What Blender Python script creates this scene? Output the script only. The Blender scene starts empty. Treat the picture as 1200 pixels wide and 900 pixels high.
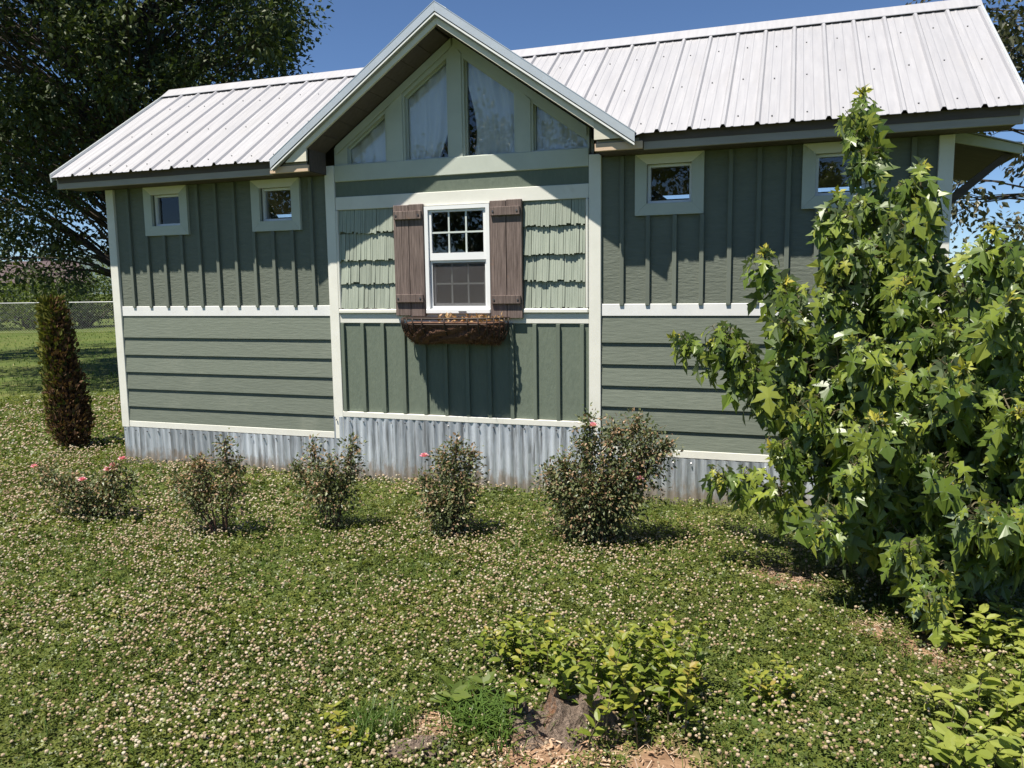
import bpy, math, random
import numpy as np
from mathutils import Matrix, Vector
from mathutils.geometry import tessellate_polygon

random.seed(7); rng = np.random.default_rng(11)
scene = bpy.context.scene
COL = scene.collection

# ------------------------------------------------------------------ camera
cam_d = bpy.data.cameras.new('camera'); cam = bpy.data.objects.new('camera', cam_d); COL.objects.link(cam)
cam_d.sensor_width = 36.0; cam_d.lens = 27.75; cam_d.clip_start = 0.05; cam_d.clip_end = 4000
RM = Matrix(((0.94608195, -0.02757008, 0.32275198), (0.323673, 0.11993898, -0.93853632), (-0.01283502, 0.99239837, 0.1223958)))
cam.matrix_world = Matrix.Translation((0, 0, 1.70)) @ RM.to_4x4()
scene.camera = cam
CAM = np.array([0, 0, 1.7])

# ------------------------------------------------------------------ sky, sun, exposure
SUN_TO = Vector((-0.54, -1.0, 2.70)).normalized()
SUN_EL = math.asin(SUN_TO.z)
world = bpy.data.worlds.new('World'); scene.world = world; world.use_nodes = True
wn = world.node_tree.nodes; wl = world.node_tree.links
bg = wn['Background']; sky = wn.new('ShaderNodeTexSky'); sky.sky_type = 'NISHITA'; sky.sun_disc = False
sky.sun_elevation = SUN_EL; sky.sun_rotation = math.atan2(SUN_TO.x, SUN_TO.y) % (2 * math.pi)
sky.air_density = 1.0; sky.dust_density = 0.03; sky.ozone_density = 7.0; sky.altitude = 2600
wl.new(sky.outputs[0], bg.inputs[0]); bg.inputs[1].default_value = 0.068
sun_d = bpy.data.lights.new('sun', 'SUN'); sun_d.energy = 5.0; sun_d.angle = math.radians(0.53); sun_d.color = (1.0, 0.945, 0.83)
sun = bpy.data.objects.new('sun', sun_d); COL.objects.link(sun)
sun.rotation_euler = (-SUN_TO).to_track_quat('-Z', 'Y').to_euler(); sun.location = (-10, -20, 40)
scene.view_settings.view_transform = 'Standard'; scene.view_settings.look = 'None'
scene.view_settings.exposure = 0.84; scene.view_settings.gamma = 1.0
scene.cycles.max_bounces = 8; scene.cycles.diffuse_bounces = 2; scene.cycles.transparent_max_bounces = 24

# ------------------------------------------------------------------ helpers
WL = {}
class MB:
    """collects vertices / faces (chunks of equal-sided polygons) and an optional float per face"""
    def __init__(s): s.V = []; s.F = []; s.A = []; s.n = 0
    def add(s, v, f, a=None):
        v = np.asarray(v, float).reshape(-1, 3)
        if len(f) and isinstance(f, list) and len({len(q) for q in f}) > 1:
            for k in {len(q) for q in f}:
                s.F.append(np.array([q for q in f if len(q) == k], int) + s.n)
                s.A.append(np.full(len(s.F[-1]), 0.5 if a is None else a))
        else:
            f = np.asarray(f, int); s.F.append(f + s.n)
            s.A.append(np.full(len(f), 0.5) if a is None else np.broadcast_to(np.asarray(a, float), (len(f),)))
        s.V.append(v); s.n += len(v); return s
    def mesh(s, name, off=(0, 0, 0), smooth=False):
        V = np.concatenate(s.V) - np.asarray(off); me = bpy.data.meshes.new(name)
        loops = np.concatenate([f.ravel() for f in s.F]); tot = np.concatenate([np.full(len(f), f.shape[1]) for f in s.F])
        st = np.concatenate([[0], np.cumsum(tot)[:-1]])
        me.vertices.add(len(V)); me.vertices.foreach_set('co', V.ravel().astype(np.float32))
        me.loops.add(len(loops)); me.loops.foreach_set('vertex_index', loops.astype(np.int32))
        me.polygons.add(len(tot)); me.polygons.foreach_set('loop_start', st.astype(np.int32))
        me.polygons.foreach_set('use_smooth', np.full(len(tot), bool(smooth)))
        me.update(calc_edges=True)
        at = me.attributes.new('v', 'FLOAT', 'FACE'); at.data.foreach_set('value', np.concatenate(s.A).astype(np.float32))
        return me

def tag(o, label=None, cat=None, group=None, kind=None):
    if label: o['label'] = label
    if cat: o['category'] = cat
    if group: o['group'] = group
    if kind: o['kind'] = kind
    return o
def thing(name, loc, label, cat, group=None):
    o = bpy.data.objects.new(name, None); COL.objects.link(o); o.location = loc; o.empty_display_size = 0.2
    WL[o] = Vector(loc); return tag(o, label, cat, group)
def link_mesh(name, me, mat, parent, loc):
    if mat is not None and not me.materials: me.materials.append(mat)
    o = bpy.data.objects.new(name, me); COL.objects.link(o); loc = Vector(loc); WL[o] = loc
    if parent is not None: o.parent = parent; o.location = loc - WL[parent]
    else: o.location = loc
    return o
def part(name, mb, mat, parent=None, smooth=False, **kw):
    V = np.concatenate(mb.V); lo, hi = V.min(0), V.max(0)
    org = ((lo[0] + hi[0]) / 2, (lo[1] + hi[1]) / 2, lo[2])
    return tag(link_mesh(name, mb.mesh(name, org, smooth), mat, parent, org), **kw)
def inst(name, me, mat, parent, loc, rot=None, **kw):
    o = link_mesh(name, me, mat, parent, loc)
    if rot: o.rotation_euler = rot
    return tag(o, **kw)

def box(x0, x1, y0, y1, z0, z1, b=0.0, mb=None):
    mb = mb or MB()
    if b <= 0:
        v = [(x, y, z) for z in (z0, z1) for y in (y0, y1) for x in (x0, x1)]
        f = [(0, 2, 3, 1), (4, 5, 7, 6), (0, 1, 5, 4), (2, 6, 7, 3), (0, 4, 6, 2), (1, 3, 7, 5)]
        return mb.add(v, f)
    c = np.array([(x0 + x1) / 2, (y0 + y1) / 2, (z0 + z1) / 2]); h = np.array([x1 - x0, y1 - y0, z1 - z0]) / 2
    idx = {}; v = []
    for sx in (-1, 1):
        for sy in (-1, 1):
            for sz in (-1, 1):
                for ax in range(3):
                    p = np.array([sx, sy, sz]) * (h - b); p[ax] = (sx, sy, sz)[ax] * h[ax]
                    idx[(sx, sy, sz, ax)] = len(v); v.append(c + p)
    f4 = []; f3 = []
    for ax in range(3):
        a1, a2 = (ax + 1) % 3, (ax + 2) % 3
        for s in (-1, 1):
            q = []
            for (u, w) in ((-1, -1), (1, -1), (1, 1), (-1, 1)):
                k = [0, 0, 0]; k[ax] = s; k[a1] = u; k[a2] = w; q.append(idx[(*k, ax)])
            f4.append(q if s > 0 else q[::-1])
        for u in (-1, 1):
            for w in (-1, 1):
                k0 = [0, 0, 0]; k1 = [0, 0, 0]; k0[ax] = -1; k1[ax] = 1; k0[a1] = k1[a1] = u; k0[a2] = k1[a2] = w
                q = [idx[(*k0, a1)], idx[(*k1, a1)], idx[(*k1, a2)], idx[(*k0, a2)]]
                f4.append(q if u * w > 0 else q[::-1])
    for sx in (-1, 1):
        for sy in (-1, 1):
            for sz in (-1, 1):
                q = [idx[(sx, sy, sz, a)] for a in range(3)]
                f3.append(q if sx * sy * sz > 0 else q[::-1])
    return mb.add(v, f4).add(np.zeros((0, 3)), np.array(f3) - len(v) if False else np.array(f3) - 24)

def prism_y(poly, y0, y1, holes=(), mb=None):
    """polygon in XZ (with holes) pushed from y0 (front) to y1"""
    mb = mb or MB(); rings = [list(poly)] + [list(h) for h in holes]
    pts = [p for r in rings for p in r]
    tri = tessellate_polygon([[Vector((p[0], p[1], 0)) for p in r] for r in rings])
    n = len(pts); v = [(p[0], y0, p[1]) for p in pts] + [(p[0], y1, p[1]) for p in pts]
    f3 = []
    for t in tri:
        a, b, c = (pts[i] for i in t)
        ar = (b[0] - a[0]) * (c[1] - a[1]) - (c[0] - a[0]) * (b[1] - a[1])
        t = tuple(t) if ar > 0 else tuple(t[::-1])
        f3.append(t); f3.append(tuple(i + n for i in t[::-1]))
    f4 = []; k = 0
    for ri, r in enumerate(rings):
        m = len(r); ar = sum(r[i][0] * r[(i + 1) % m][1] - r[(i + 1) % m][0] * r[i][1] for i in range(m))
        ccw = (ar > 0) == (ri == 0)
        for i in range(m):
            q = (k + i, k + i + n, k + (i + 1) % m + n, k + (i + 1) % m)
            f4.append(q if ccw else q[::-1])
        k += m
    return mb.add(v, f3 + f4)
def rect(x0, x1, z0, z1): return [(x0, z0), (x1, z0), (x1, z1), (x0, z1)]
def prism_x(poly, x0, x1, mb=None):
    """polygon in YZ pushed along x"""
    mb = mb or MB(); n = len(poly)
    v = [(x0, p[0], p[1]) for p in poly] + [(x1, p[0], p[1]) for p in poly]
    return mb.add(v, [tuple(range(n))[::-1], tuple(range(n, 2 * n))] + [(i, (i + 1) % n, (i + 1) % n + n, i + n) for i in range(n)])
def tube(pts, rad, sides=6, mb=None, a=None, cap=True):
    mb = mb or MB(); P = np.asarray(pts, float); n = len(P); rad = np.broadcast_to(np.asarray(rad, float), (n,))
    T = np.gradient(P, axis=0); T /= np.linalg.norm(T, axis=1)[:, None] + 1e-12
    ref = np.array([0, 0, 1.0]) if abs(T[0][2]) < 0.9 else np.array([1.0, 0, 0])
    U = np.cross(T, ref); U /= np.linalg.norm(U, axis=1)[:, None] + 1e-12; W = np.cross(U, T)
    an = np.linspace(0, 2 * np.pi, sides, endpoint=False)
    v = P[:, None] + rad[:, None, None] * (np.cos(an)[None, :, None] * U[:, None] + np.sin(an)[None, :, None] * W[:, None])
    i, j = np.meshgrid(np.arange(n - 1), np.arange(sides), indexing='ij'); j2 = (j + 1) % sides
    f = np.stack([i * sides + j, i * sides + j2, (i + 1) * sides + j2, (i + 1) * sides + j], -1).reshape(-1, 4)
    fl = [tuple(q) for q in f]
    if cap: fl += [tuple(range(sides))[::-1], tuple(range((n - 1) * sides, n * sides))]
    return mb.add(v.reshape(-1, 3), fl, a)
def unit(v): v = np.asarray(v, float); return v / (np.linalg.norm(v, axis=-1, keepdims=True) + 1e-12)
def frames(d, nrm):
    """matrices whose y axis is d and whose z axis leans to nrm"""
    d = unit(d); x = unit(np.cross(d, nrm)); z = np.cross(x, d)
    return np.stack([x, d, z], -1)
def scatter(mb, v, f, M, pos, size, a):
    """copy the little mesh (v,f) N times"""
    v = np.asarray(v, float); f = np.asarray(f, int); N = len(pos)
    out = np.einsum('nij,kj->nki', M, v) * np.broadcast_to(np.asarray(size, float), (N,))[:, None, None] + pos[:, None]
    ff = (f[None] + (np.arange(N) * len(v))[:, None, None]).reshape(-1, f.shape[1])
    return mb.add(out.reshape(-1, 3), ff, np.repeat(np.broadcast_to(a, (N,)), len(f)))
def rdir(n): v = rng.normal(size=(n, 3)); return unit(v)
def vnoise(x, y, s, seed):
    r = np.random.default_rng(seed); t = 0
    for k in range(7):
        a = r.uniform(0, 6.28); q = r.uniform(.5, 2.2) / s; t = t + np.sin((x * np.cos(a) + y * np.sin(a)) * q * 3 + r.uniform(0, 6.28) + 1.3 * np.sin(x * q * 1.7 + y * q * 2.1 + k))
    return t / 7

# ------------------------------------------------------------------ materials
def new_mat(name):
    m = bpy.data.materials.new(name); m.use_nodes = True; nt = m.node_tree
    return m, nt, nt.nodes, nt.links, nt.nodes['Principled BSDF']
def coords(nt, scale, rnd=20.0):
    n, l = nt.nodes, nt.links; tc = n.new('ShaderNodeTexCoord'); oi = n.new('ShaderNodeObjectInfo')
    mu = n.new('ShaderNodeMath'); mu.operation = 'MULTIPLY'; mu.inputs[1].default_value = rnd; l.new(oi.outputs['Random'], mu.inputs[0])
    ad = n.new('ShaderNodeVectorMath'); ad.operation = 'ADD'; l.new(tc.outputs['Object'], ad.inputs[0]); l.new(mu.outputs[0], ad.inputs[1])
    mp = n.new('ShaderNodeMapping'); mp.inputs['Scale'].default_value = scale; l.new(ad.outputs[0], mp.inputs[0])
    return mp.outputs[0], oi.outputs['Random']
def noise(nt, vec, scale, detail=4, rough=.6):
    t = nt.nodes.new('ShaderNodeTexNoise'); t.inputs['Scale'].default_value = scale; t.inputs['Detail'].default_value = detail
    t.inputs['Roughness'].default_value = rough; nt.links.new(vec, t.inputs['Vector']); return t.outputs['Fac']
def ramp(nt, fac, stops):
    r = nt.nodes.new('ShaderNodeValToRGB'); e = r.color_ramp.elements
    while len(e) < len(stops): e.new(0.5)
    for k, (p, c) in enumerate(stops): e[k].position = p; e[k].color = (*c, 1)
    nt.links.new(fac, r.inputs[0]); return r.outputs[0]
def mixc(nt, fac, a, b, mode='MIX'):
    m = nt.nodes.new('ShaderNodeMix'); m.data_type = 'RGBA'; m.blend_type = mode
    for s, v in ((m.inputs[0], fac), (m.inputs[6], a), (m.inputs[7], b)):
        if isinstance(v, (int, float)): s.default_value = v
        elif isinstance(v, tuple): s.default_value = (*v, 1)
        else: nt.links.new(v, s)
    return m.outputs[2]
def surf(name, c1, c2, scale=(1, 1, 1), nsc=6, rough=.7, bump=.2, bdist=.002, metal=0.0, spots=None, bsc=None, bscale=None, tint=.08, spec=.4, rrange=0.0):
    m, nt, n, l, p = new_mat(name); vec, rnd = coords(nt, scale)
    f = noise(nt, vec, nsc, 5, .65); col = ramp(nt, f, [(.3, c1), (.7, c2)])
    tn = n.new('ShaderNodeMapRange'); tn.inputs[3].default_value = 1 - tint; tn.inputs[4].default_value = 1 + tint; l.new(rnd, tn.inputs[0])
    cx = n.new('ShaderNodeCombineXYZ'); [l.new(tn.outputs[0], cx.inputs[k]) for k in range(3)]
    col = mixc(nt, 1.0, col, cx.outputs[0], 'MULTIPLY')
    if spots:
        v2, _ = coords(nt, spots.get('scale', (1, 1, 1))); s = noise(nt, v2, spots['n'], 4, .7)
        k = ramp(nt, s, [(spots['lo'], (0, 0, 0)), (spots['hi'], (1, 1, 1))]); col = mixc(nt, k, col, spots['c'])
    l.new(col, p.inputs['Base Color']); p.inputs['Roughness'].default_value = rough; p.inputs['Metallic'].default_value = metal
    p.inputs['Specular IOR Level'].default_value = spec
    if rrange:
        mr = n.new('ShaderNodeMapRange'); mr.inputs[3].default_value = rough - rrange; mr.inputs[4].default_value = rough + rrange
        l.new(f, mr.inputs[0]); l.new(mr.outputs[0], p.inputs['Roughness'])
    if bump:
        v3, _ = coords(nt, bscale or scale); bf = noise(nt, v3, bsc or nsc * 3, 5, .6)
        b = n.new('ShaderNodeBump'); b.inputs['Strength'].default_value = bump; b.inputs['Distance'].default_value = bdist
        l.new(bf, b.inputs['Height']); l.new(b.outputs[0], p.inputs['Normal'])
    return m
def leafmat(name, stops, transl=.35, rough=.45, spec=.35, back=None):
    m, nt, n, l, p = new_mat(name); at = n.new('ShaderNodeAttribute'); at.attribute_name = 'v'
    oi = n.new('ShaderNodeObjectInfo'); s1 = n.new('ShaderNodeMath'); s1.operation = 'MULTIPLY_ADD'
    l.new(oi.outputs['Random'], s1.inputs[0]); s1.inputs[1].default_value = .12; l.new(at.outputs['Fac'], s1.inputs[2])
    col = ramp(nt, s1.outputs[0], stops)
    if back:
        g = n.new('ShaderNodeNewGeometry'); col = mixc(nt, g.outputs['Backfacing'], col, back)
    l.new(col, p.inputs['Base Color']); p.inputs['Roughness'].default_value = rough; p.inputs['Specular IOR Level'].default_value = spec
    if transl:
        t = n.new('ShaderNodeBsdfTranslucent'); tc = mixc(nt, 1.0, col, (1.25, 1.35, .55), 'MULTIPLY'); l.new(tc, t.inputs[0])
        mx = n.new('ShaderNodeMixShader'); mx.inputs[0].default_value = transl; l.new(p.outputs[0], mx.inputs[1]); l.new(t.outputs[0], mx.inputs[2])
        l.new(mx.outputs[0], n['Material Output'].inputs[0])
    return m

M = {}
M['siding_lap'] = surf('sage_lap_siding', (.138, .158, .128), (.166, .187, .152), (2.2, 9, 26), 3.2, .75, .6, .005, spots=dict(n=1.5, lo=.55, hi=.85, c=(.205, .22, .18)), bscale=(2.2, 9, 15), bsc=4)
M['siding_vert'] = surf('sage_panel_siding', (.132, .15, .122), (.157, .175, .144), (3, 9, 14), 3.0, .75, .9, .005, bscale=(4, 9, 15), bsc=3.5)
M['siding_dark'] = surf('moss_panel_siding', (.115, .142, .11), (.135, .162, .125), (9, 9, 3), 3.0, .7, .8, .005, bscale=(12, 9, 4), bsc=3.5)
M['batten'] = surf('sage_batten', (.132, .15, .124), (.157, .175, .146), (20, 9, 2), 2, .75, .3, .002)
M['batten_dark'] = surf('moss_batten', (.12, .147, .115), (.14, .167, .13), (20, 9, 2), 2, .75, .3, .002)
M['shake'] = surf('pale_sage_shake', (.25, .285, .235), (.34, .37, .31), (18, 9, 1.2), 3, .8, .7, .003, tint=.1)
M['trim'] = surf('cream_trim', (.68, .67, .61), (.76, .75, .69), (1, 1, 1), 4, .6, .15, .0015, spots=dict(n=3, lo=.62, hi=.8, c=(.58, .55, .47)), tint=.04)
M['band'] = surf('white_band', (.70, .70, .70), (.78, .78, .77), (1, 1, 1), 4, .5, .1, .001, spots=dict(n=5, lo=.64, hi=.8, c=(.58, .57, .55)), tint=.03)
M['gable_trim'] = surf('sage_cream_trim', (.44, .47, .42), (.50, .53, .47), (1, 1, 1), 4, .6, .15, .0015, tint=.04)
M['fascia'] = surf('taupe_fascia', (.30, .275, .245), (.36, .33, .295), (1, 3, 8), 3, .65, .2, .002)
M['return_wood'] = surf('tan_return_board', (.55, .40, .28), (.64, .48, .35), (1, 4, 9), 4, .7, .3, .002)
M['return_cream'] = surf('cream_return', (.64, .60, .50), (.70, .66, .56), (1, 4, 9), 3, .7, .3, .002)
M['soffit'] = surf('brown_soffit', (.075, .06, .055), (.11, .09, .08), (1, 10, 10), 3, .8, .3, .002)
M['vinyl'] = surf('white_vinyl', (.76, .77, .78), (.80, .81, .82), (1, 1, 1), 3, .35, .05, .0005, tint=.02)
M['grille'] = surf('grille_bar', (.55, .60, .58), (.60, .65, .62), (1, 1, 1), 3, .4, 0)
M['shutter'] = surf('weathered_brown_wood', (.055, .038, .034), (.23, .175, .155), (34, 9, 1.3), 3.0, .8, .9, .004, spots=dict(n=2.2, lo=.66, hi=.8, c=(.30, .15, .075), scale=(3, 3, 2.2)), tint=.14)
M['iron'] = surf('rusty_black_iron', (.02, .016, .014), (.06, .035, .025), (1, 1, 1), 30, .6, .3, .001)
M['coco'] = surf('coco_liner', (.075, .036, .022), (.21, .11, .07), (1, 1, 1), 26, .95, .9, .012)
M['fibre'] = leafmat('coco_fibre', [(0, (.05, .025, .016)), (.6, (.15, .08, .05)), (1, (.32, .20, .13))], .1, .9, .1)
M['dead'] = leafmat('dead_leaf', [(0, (.16, .08, .04)), (.5, (.34, .18, .08)), (1, (.45, .30, .15))], .2)
M['screw'] = surf('screw_head', (.10, .10, .11), (.16, .16, .17), (1, 1, 1), 9, .4, 0, metal=.6)
M['roof'] = surf('galvalume_roof', (.40, .395, .415), (.435, .43, .45), (14, 1.2, 1.2), 2.2, .42, .25, .004, metal=.30, spots=dict(n=1.3, lo=.52, hi=.8, c=(.41, .40, .41), scale=(5, 1, 1)), bsc=1.4, bscale=(5, 1.5, 1.5), tint=.035, rrange=.08)
M['roof_trim'] = surf('galvalume_trim', (.58, .61, .62), (.66, .69, .70), (2, 2, 2), 3, .35, .1, .002, metal=.45, tint=.03)
M['skirt'] = surf('galvanised_sheet', (.46, .50, .57), (.70, .74, .80), (14, 4, 1.4), 2.4, .45, .25, .002, metal=.5, spots=dict(n=2.2, lo=.50, hi=.66, c=(.22, .23, .25), scale=(13, 3, .7)), tint=.2, rrange=.1)
M['curtain'] = surf('white_curtain', (.82, .84, .86), (.88, .89, .90), (1, 1, 1), 6, .9, 0)
M['interior'] = surf('dark_room', (.10, .09, .08), (.15, .13, .115), (1, 1, 1), 3, .9, 0)
M['endwall'] = surf('end_siding', (.185, .215, .165), (.215, .245, .19), (2, 2, 20), 3, .8, .4, .003)
M['galv'] = surf('fence_galvanised', (.30, .31, .32), (.40, .41, .42), (1, 1, 1), 8, .5, 0, metal=.4)
M['bark'] = surf('dark_bark', (.035, .027, .022), (.085, .068, .055), (6, 6, 1.5), 3, .9, .8, .02)
M['stem'] = surf('green_brown_stem', (.07, .055, .03), (.14, .12, .06), (4, 4, 1), 5, .7, .2, .002)
M['cane'] = surf('rose_cane', (.06, .03, .022), (.12, .065, .045), (4, 4, 1), 6, .7, .2, .002)
M['stump'] = surf('weathered_stump', (.085, .058, .042), (.31, .235, .185), (22, 22, 3.0), 3.2, .95, 1.0, .03, spots=dict(n=6, lo=.54, hi=.68, c=(.24, .11, .05)), bsc=5)
M['chip'] = leafmat('wood_chip', [(0, (.14, .07, .04)), (.5, (.38, .24, .15)), (1, (.55, .42, .32))], 0, .9)
M['hill'] = surf('hazed_forest_hill', (.05, .075, .075), (.075, .10, .10), (.03, .03, .03), 3, .95, 0)  # forest green with the blue of distance haze mixed into the colour
M['nroof'] = surf('brown_shingle_roof', (.075, .052, .055), (.105, .075, .078), (1, 1, 6), 3, .9, .3, .02)
M['nwall'] = surf('tan_wall', (.36, .32, .27), (.42, .38, .32), (1, 1, 1), 2, .9, 0)
M['clover'] = leafmat('clover_leaf', [(0, (.044, .062, .014)), (.4, (.098, .124, .024)), (.75, (.165, .18, .038)), (1, (.26, .235, .07))], .3, .42, .4)
M['grass'] = leafmat('grass_blade', [(0, (.05, .10, .02)), (.55, (.10, .16, .03)), (.85, (.19, .20, .055)), (1, (.36, .30, .15))], .3, .45, .3)
M['blossom'] = leafmat('clover_blossom', [(0, (.18, .12, .06)), (.4, (.36, .265, .17)), (.75, (.45, .36, .26)), (1, (.54, .48, .37))], .15, .9, .1)
M['tree_leaf'] = leafmat('dark_tree_leaf', [(0, (.024, .04, .015)), (.6, (.048, .07, .022)), (1, (.085, .10, .036))], .2, .5, .3)
M['tree_leaf_b'] = leafmat('olive_tree_leaf', [(0, (.035, .04, .02)), (.6, (.065, .07, .03)), (1, (.12, .095, .05))], .2, .4, .45)
M['shrub_leaf'] = leafmat('mid_shrub_leaf', [(0, (.03, .055, .015)), (.6, (.06, .095, .022)), (1, (.11, .14, .035))], .25, .5, .3)
M['shrub_leaf_y'] = leafmat('bright_shrub_leaf', [(0, (.06, .09, .015)), (.6, (.11, .15, .028)), (1, (.18, .21, .045))], .3, .5, .3)
M['cedar'] = leafmat('cedar_spray', [(0, (.055, .028, .017)), (.4, (.125, .07, .042)), (.62, (.20, .125, .075)), (.7, (.055, .07, .02)), (1, (.15, .15, .032))], .15, .8, .15)
M['rose_leaf'] = leafmat('rose_leaf', [(0, (.035, .055, .022)), (.4, (.085, .11, .045)), (.65, (.18, .19, .085)), (.8, (.23, .15, .09)), (1, (.33, .21, .13))], .2, .42, .4)
M['rose_pink'] = leafmat('rose_petal', [(0, (.66, .12, .28)), (.5, (.80, .34, .50)), (1, (.88, .60, .68))], .3, .6, .2)
M['maple'] = leafmat('maple_leaf', [(0, (.040, .078, .014)), (.35, (.11, .165, .026)), (.6, (.20, .25, .038)), (.76, (.25, .28, .045)), (.9, (.35, .33, .045)), (1, (.38, .28, .05))], .24, .38, .45, back=(.17, .22, .12))
M['sprout'] = leafmat('sprout_leaf', [(0, (.075, .12, .016)), (.5, (.165, .21, .028)), (.8, (.27, .28, .042)), (1, (.33, .25, .06))], .35, .45, .35)
M['weed'] = leafmat('weed_leaf', [(0, (.11, .16, .028)), (.5, (.21, .255, .045)), (1, (.31, .33, .07))], .35, .45, .35)
def splash(m):
    nt = m.node_tree; n, l = nt.nodes, nt.links; p = n['Principled BSDF']; src = p.inputs['Base Color'].links[0].from_socket
    tc = n.new('ShaderNodeTexCoord'); sp = n.new('ShaderNodeSeparateXYZ'); l.new(tc.outputs['Object'], sp.inputs[0])
    v, _ = coords(nt, (6, 3, 2.5)); s = noise(nt, v, 3, 5, .7); ma = n.new('ShaderNodeMath'); ma.operation = 'MULTIPLY_ADD'
    l.new(s, ma.inputs[0]); ma.inputs[1].default_value = -.42; l.new(sp.outputs['Z'], ma.inputs[2])
    sh = n.new('ShaderNodeMath'); sh.operation = 'ADD'; sh.inputs[1].default_value = .10; l.new(ma.outputs[0], sh.inputs[0])
    mr = n.new('ShaderNodeMapRange'); mr.inputs[1].default_value = 0.0; mr.inputs[2].default_value = .10; mr.inputs[3].default_value = .7; mr.inputs[4].default_value = 0.0; l.new(sh.outputs[0], mr.inputs[0])
    l.new(mixc(nt, mr.outputs[0], src, (.30, .22, .15)), p.inputs['Base Color'])
splash(M['skirt'])
# glass: clear pane whose reflection grows with the angle
def glass(name, ior=1.6, tint=(.98, .985, .985), haze=0.0):
    m, nt, n, l, p = new_mat(name); n.remove(p); fr = n.new('ShaderNodeFresnel'); fr.inputs[0].default_value = ior
    tr = n.new('ShaderNodeBsdfTransparent'); tr.inputs[0].default_value = (*tint, 1); gl = n.new('ShaderNodeBsdfGlossy'); gl.inputs['Roughness'].default_value = .01
    mx = n.new('ShaderNodeMixShader'); l.new(fr.outputs[0], mx.inputs[0]); l.new(tr.outputs[0], mx.inputs[1]); l.new(gl.outputs[0], mx.inputs[2])
    l.new(mx.outputs[0], n['Material Output'].inputs[0]); return m
M['glass'] = glass('window_glass', 1.6)
def screen_mat():
    m, nt, n, l, p = new_mat('insect_screen'); p.inputs['Base Color'].default_value = (.075, .07, .072, 1); p.inputs['Roughness'].default_value = .8
    tr = n.new('ShaderNodeBsdfTransparent'); mx = n.new('ShaderNodeMixShader'); mx.inputs[0].default_value = .42
    l.new(tr.outputs[0], mx.inputs[1]); l.new(p.outputs[0], mx.inputs[2]); l.new(mx.outputs[0], n['Material Output'].inputs[0]); return m
M['screen'] = screen_mat()
def ground_mat():
    m, nt, n, l, p = new_mat('lawn_ground'); tc = n.new('ShaderNodeTexCoord'); v = tc.outputs['Object']
    a = noise(nt, v, .35, 6, .65); b = noise(nt, v, 9, 5, .7); c = noise(nt, v, 1.6, 5, .6)
    col = ramp(nt, b, [(.3, (.035, .055, .014)), (.55, (.075, .105, .026)), (.75, (.14, .15, .05))])
    col2 = ramp(nt, b, [(.3, (.07, .06, .03)), (.7, (.20, .17, .085))])
    k = ramp(nt, c, [(.52, (0, 0, 0)), (.70, (.55, .55, .55))]); col = mixc(nt, k, col, col2)
    k2 = ramp(nt, a, [(.45, (0, 0, 0)), (.7, (.5, .5, .5))]); col = mixc(nt, k2, col, (.15, .155, .045))
    # worn earth where the lawn is bare
    for (x, y, r) in BARE:
        d = n.new('ShaderNodeVectorMath'); d.operation = 'DISTANCE'; d.inputs[1].default_value = (x, y, 0); l.new(v, d.inputs[0])
        s = n.new('ShaderNodeMath'); s.operation = 'MULTIPLY_ADD'; l.new(b, s.inputs[0]); s.inputs[1].default_value = r * 1.4; l.new(d.outputs['Value'], s.inputs[2])
        k3 = ramp(nt, s.outputs[0], [(min(.98, r * 1.2), (1, 1, 1)), (min(1.0, r * 1.9), (0, 0, 0))]); col = mixc(nt, k3, col, ramp(nt, b, [(.3, (.13, .075, .045)), (.7, (.34, .22, .14))]))
    l.new(col, p.inputs['Base Color']); p.inputs['Roughness'].default_value = .95; p.inputs['Specular IOR Level'].default_value = .1
    bp = n.new('ShaderNodeBump'); bp.inputs['Distance'].default_value = .03; bp.inputs['Strength'].default_value = .8; l.new(b, bp.inputs['Height']); l.new(bp.outputs[0], p.inputs['Normal'])
    return m
BARE = [(-0.02, 4.74, .16), (0.13, 4.62, .13), (0.70, 3.93, .20), (0.46, 4.08, .13), (-0.80, 2.62, .28), (-1.25, 2.62, .14), (-0.35, 2.62, .22)]
M['ground'] = ground_mat()

# ------------------------------------------------------------------ ground
g = MB()
xs = np.concatenate([[-1500, -300, -80, -40], np.linspace(-20, 12, 65), [40, 80, 300, 1500]]); ys = np.concatenate([[-1500, -300, -60, -20], np.linspace(-6, 26, 65), [50, 90, 300, 1500]])
X, Y = np.meshgrid(xs, ys, indexing='ij'); Z = .012 * vnoise(X, Y, 1.4, 3) * (np.abs(X) < 20) * (np.abs(Y) < 26)
ni, nj = X.shape; i, j = np.meshgrid(np.arange(ni - 1), np.arange(nj - 1), indexing='ij')
g.add(np.stack([X, Y, Z - .006], -1).reshape(-1, 3), np.stack([i * nj + j, (i + 1) * nj + j, (i + 1) * nj + j + 1, i * nj + j + 1], -1).reshape(-1, 4))
gm = g.mesh('ground', smooth=True); go = link_mesh('ground', gm, M['ground'], None, (0, 0, 0)); tag(go, 'lawn of clover and grass round the cottage', 'ground', kind='structure')

hm = MB(); hx = np.linspace(-1150, -150, 60)
prof = 24 + 16 * np.exp(-((hx + 515) / 60) ** 2) + 9 * np.sin(hx / 47) + 5 * np.sin(hx / 19 + 1)
hv = []
for k, (dy, hh) in enumerate(((0, 0), (40, .75), (110, 1.0), (260, .7), (420, 0))):
    hv.append(np.stack([hx, 560 + .35 * hx * 0.5 + dy + 0 * hx, prof * hh - .5], -1))
hv = np.concatenate(hv); n_ = len(hx)
hm.add(hv, [(r * n_ + c, r * n_ + c + 1, (r + 1) * n_ + c + 1, (r + 1) * n_ + c) for r in range(4) for c in range(n_ - 1)])
part('hill', hm, M['hill'], None, True, label='low wooded ridge far off behind the fence', cat='hill', kind='structure')

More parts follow.
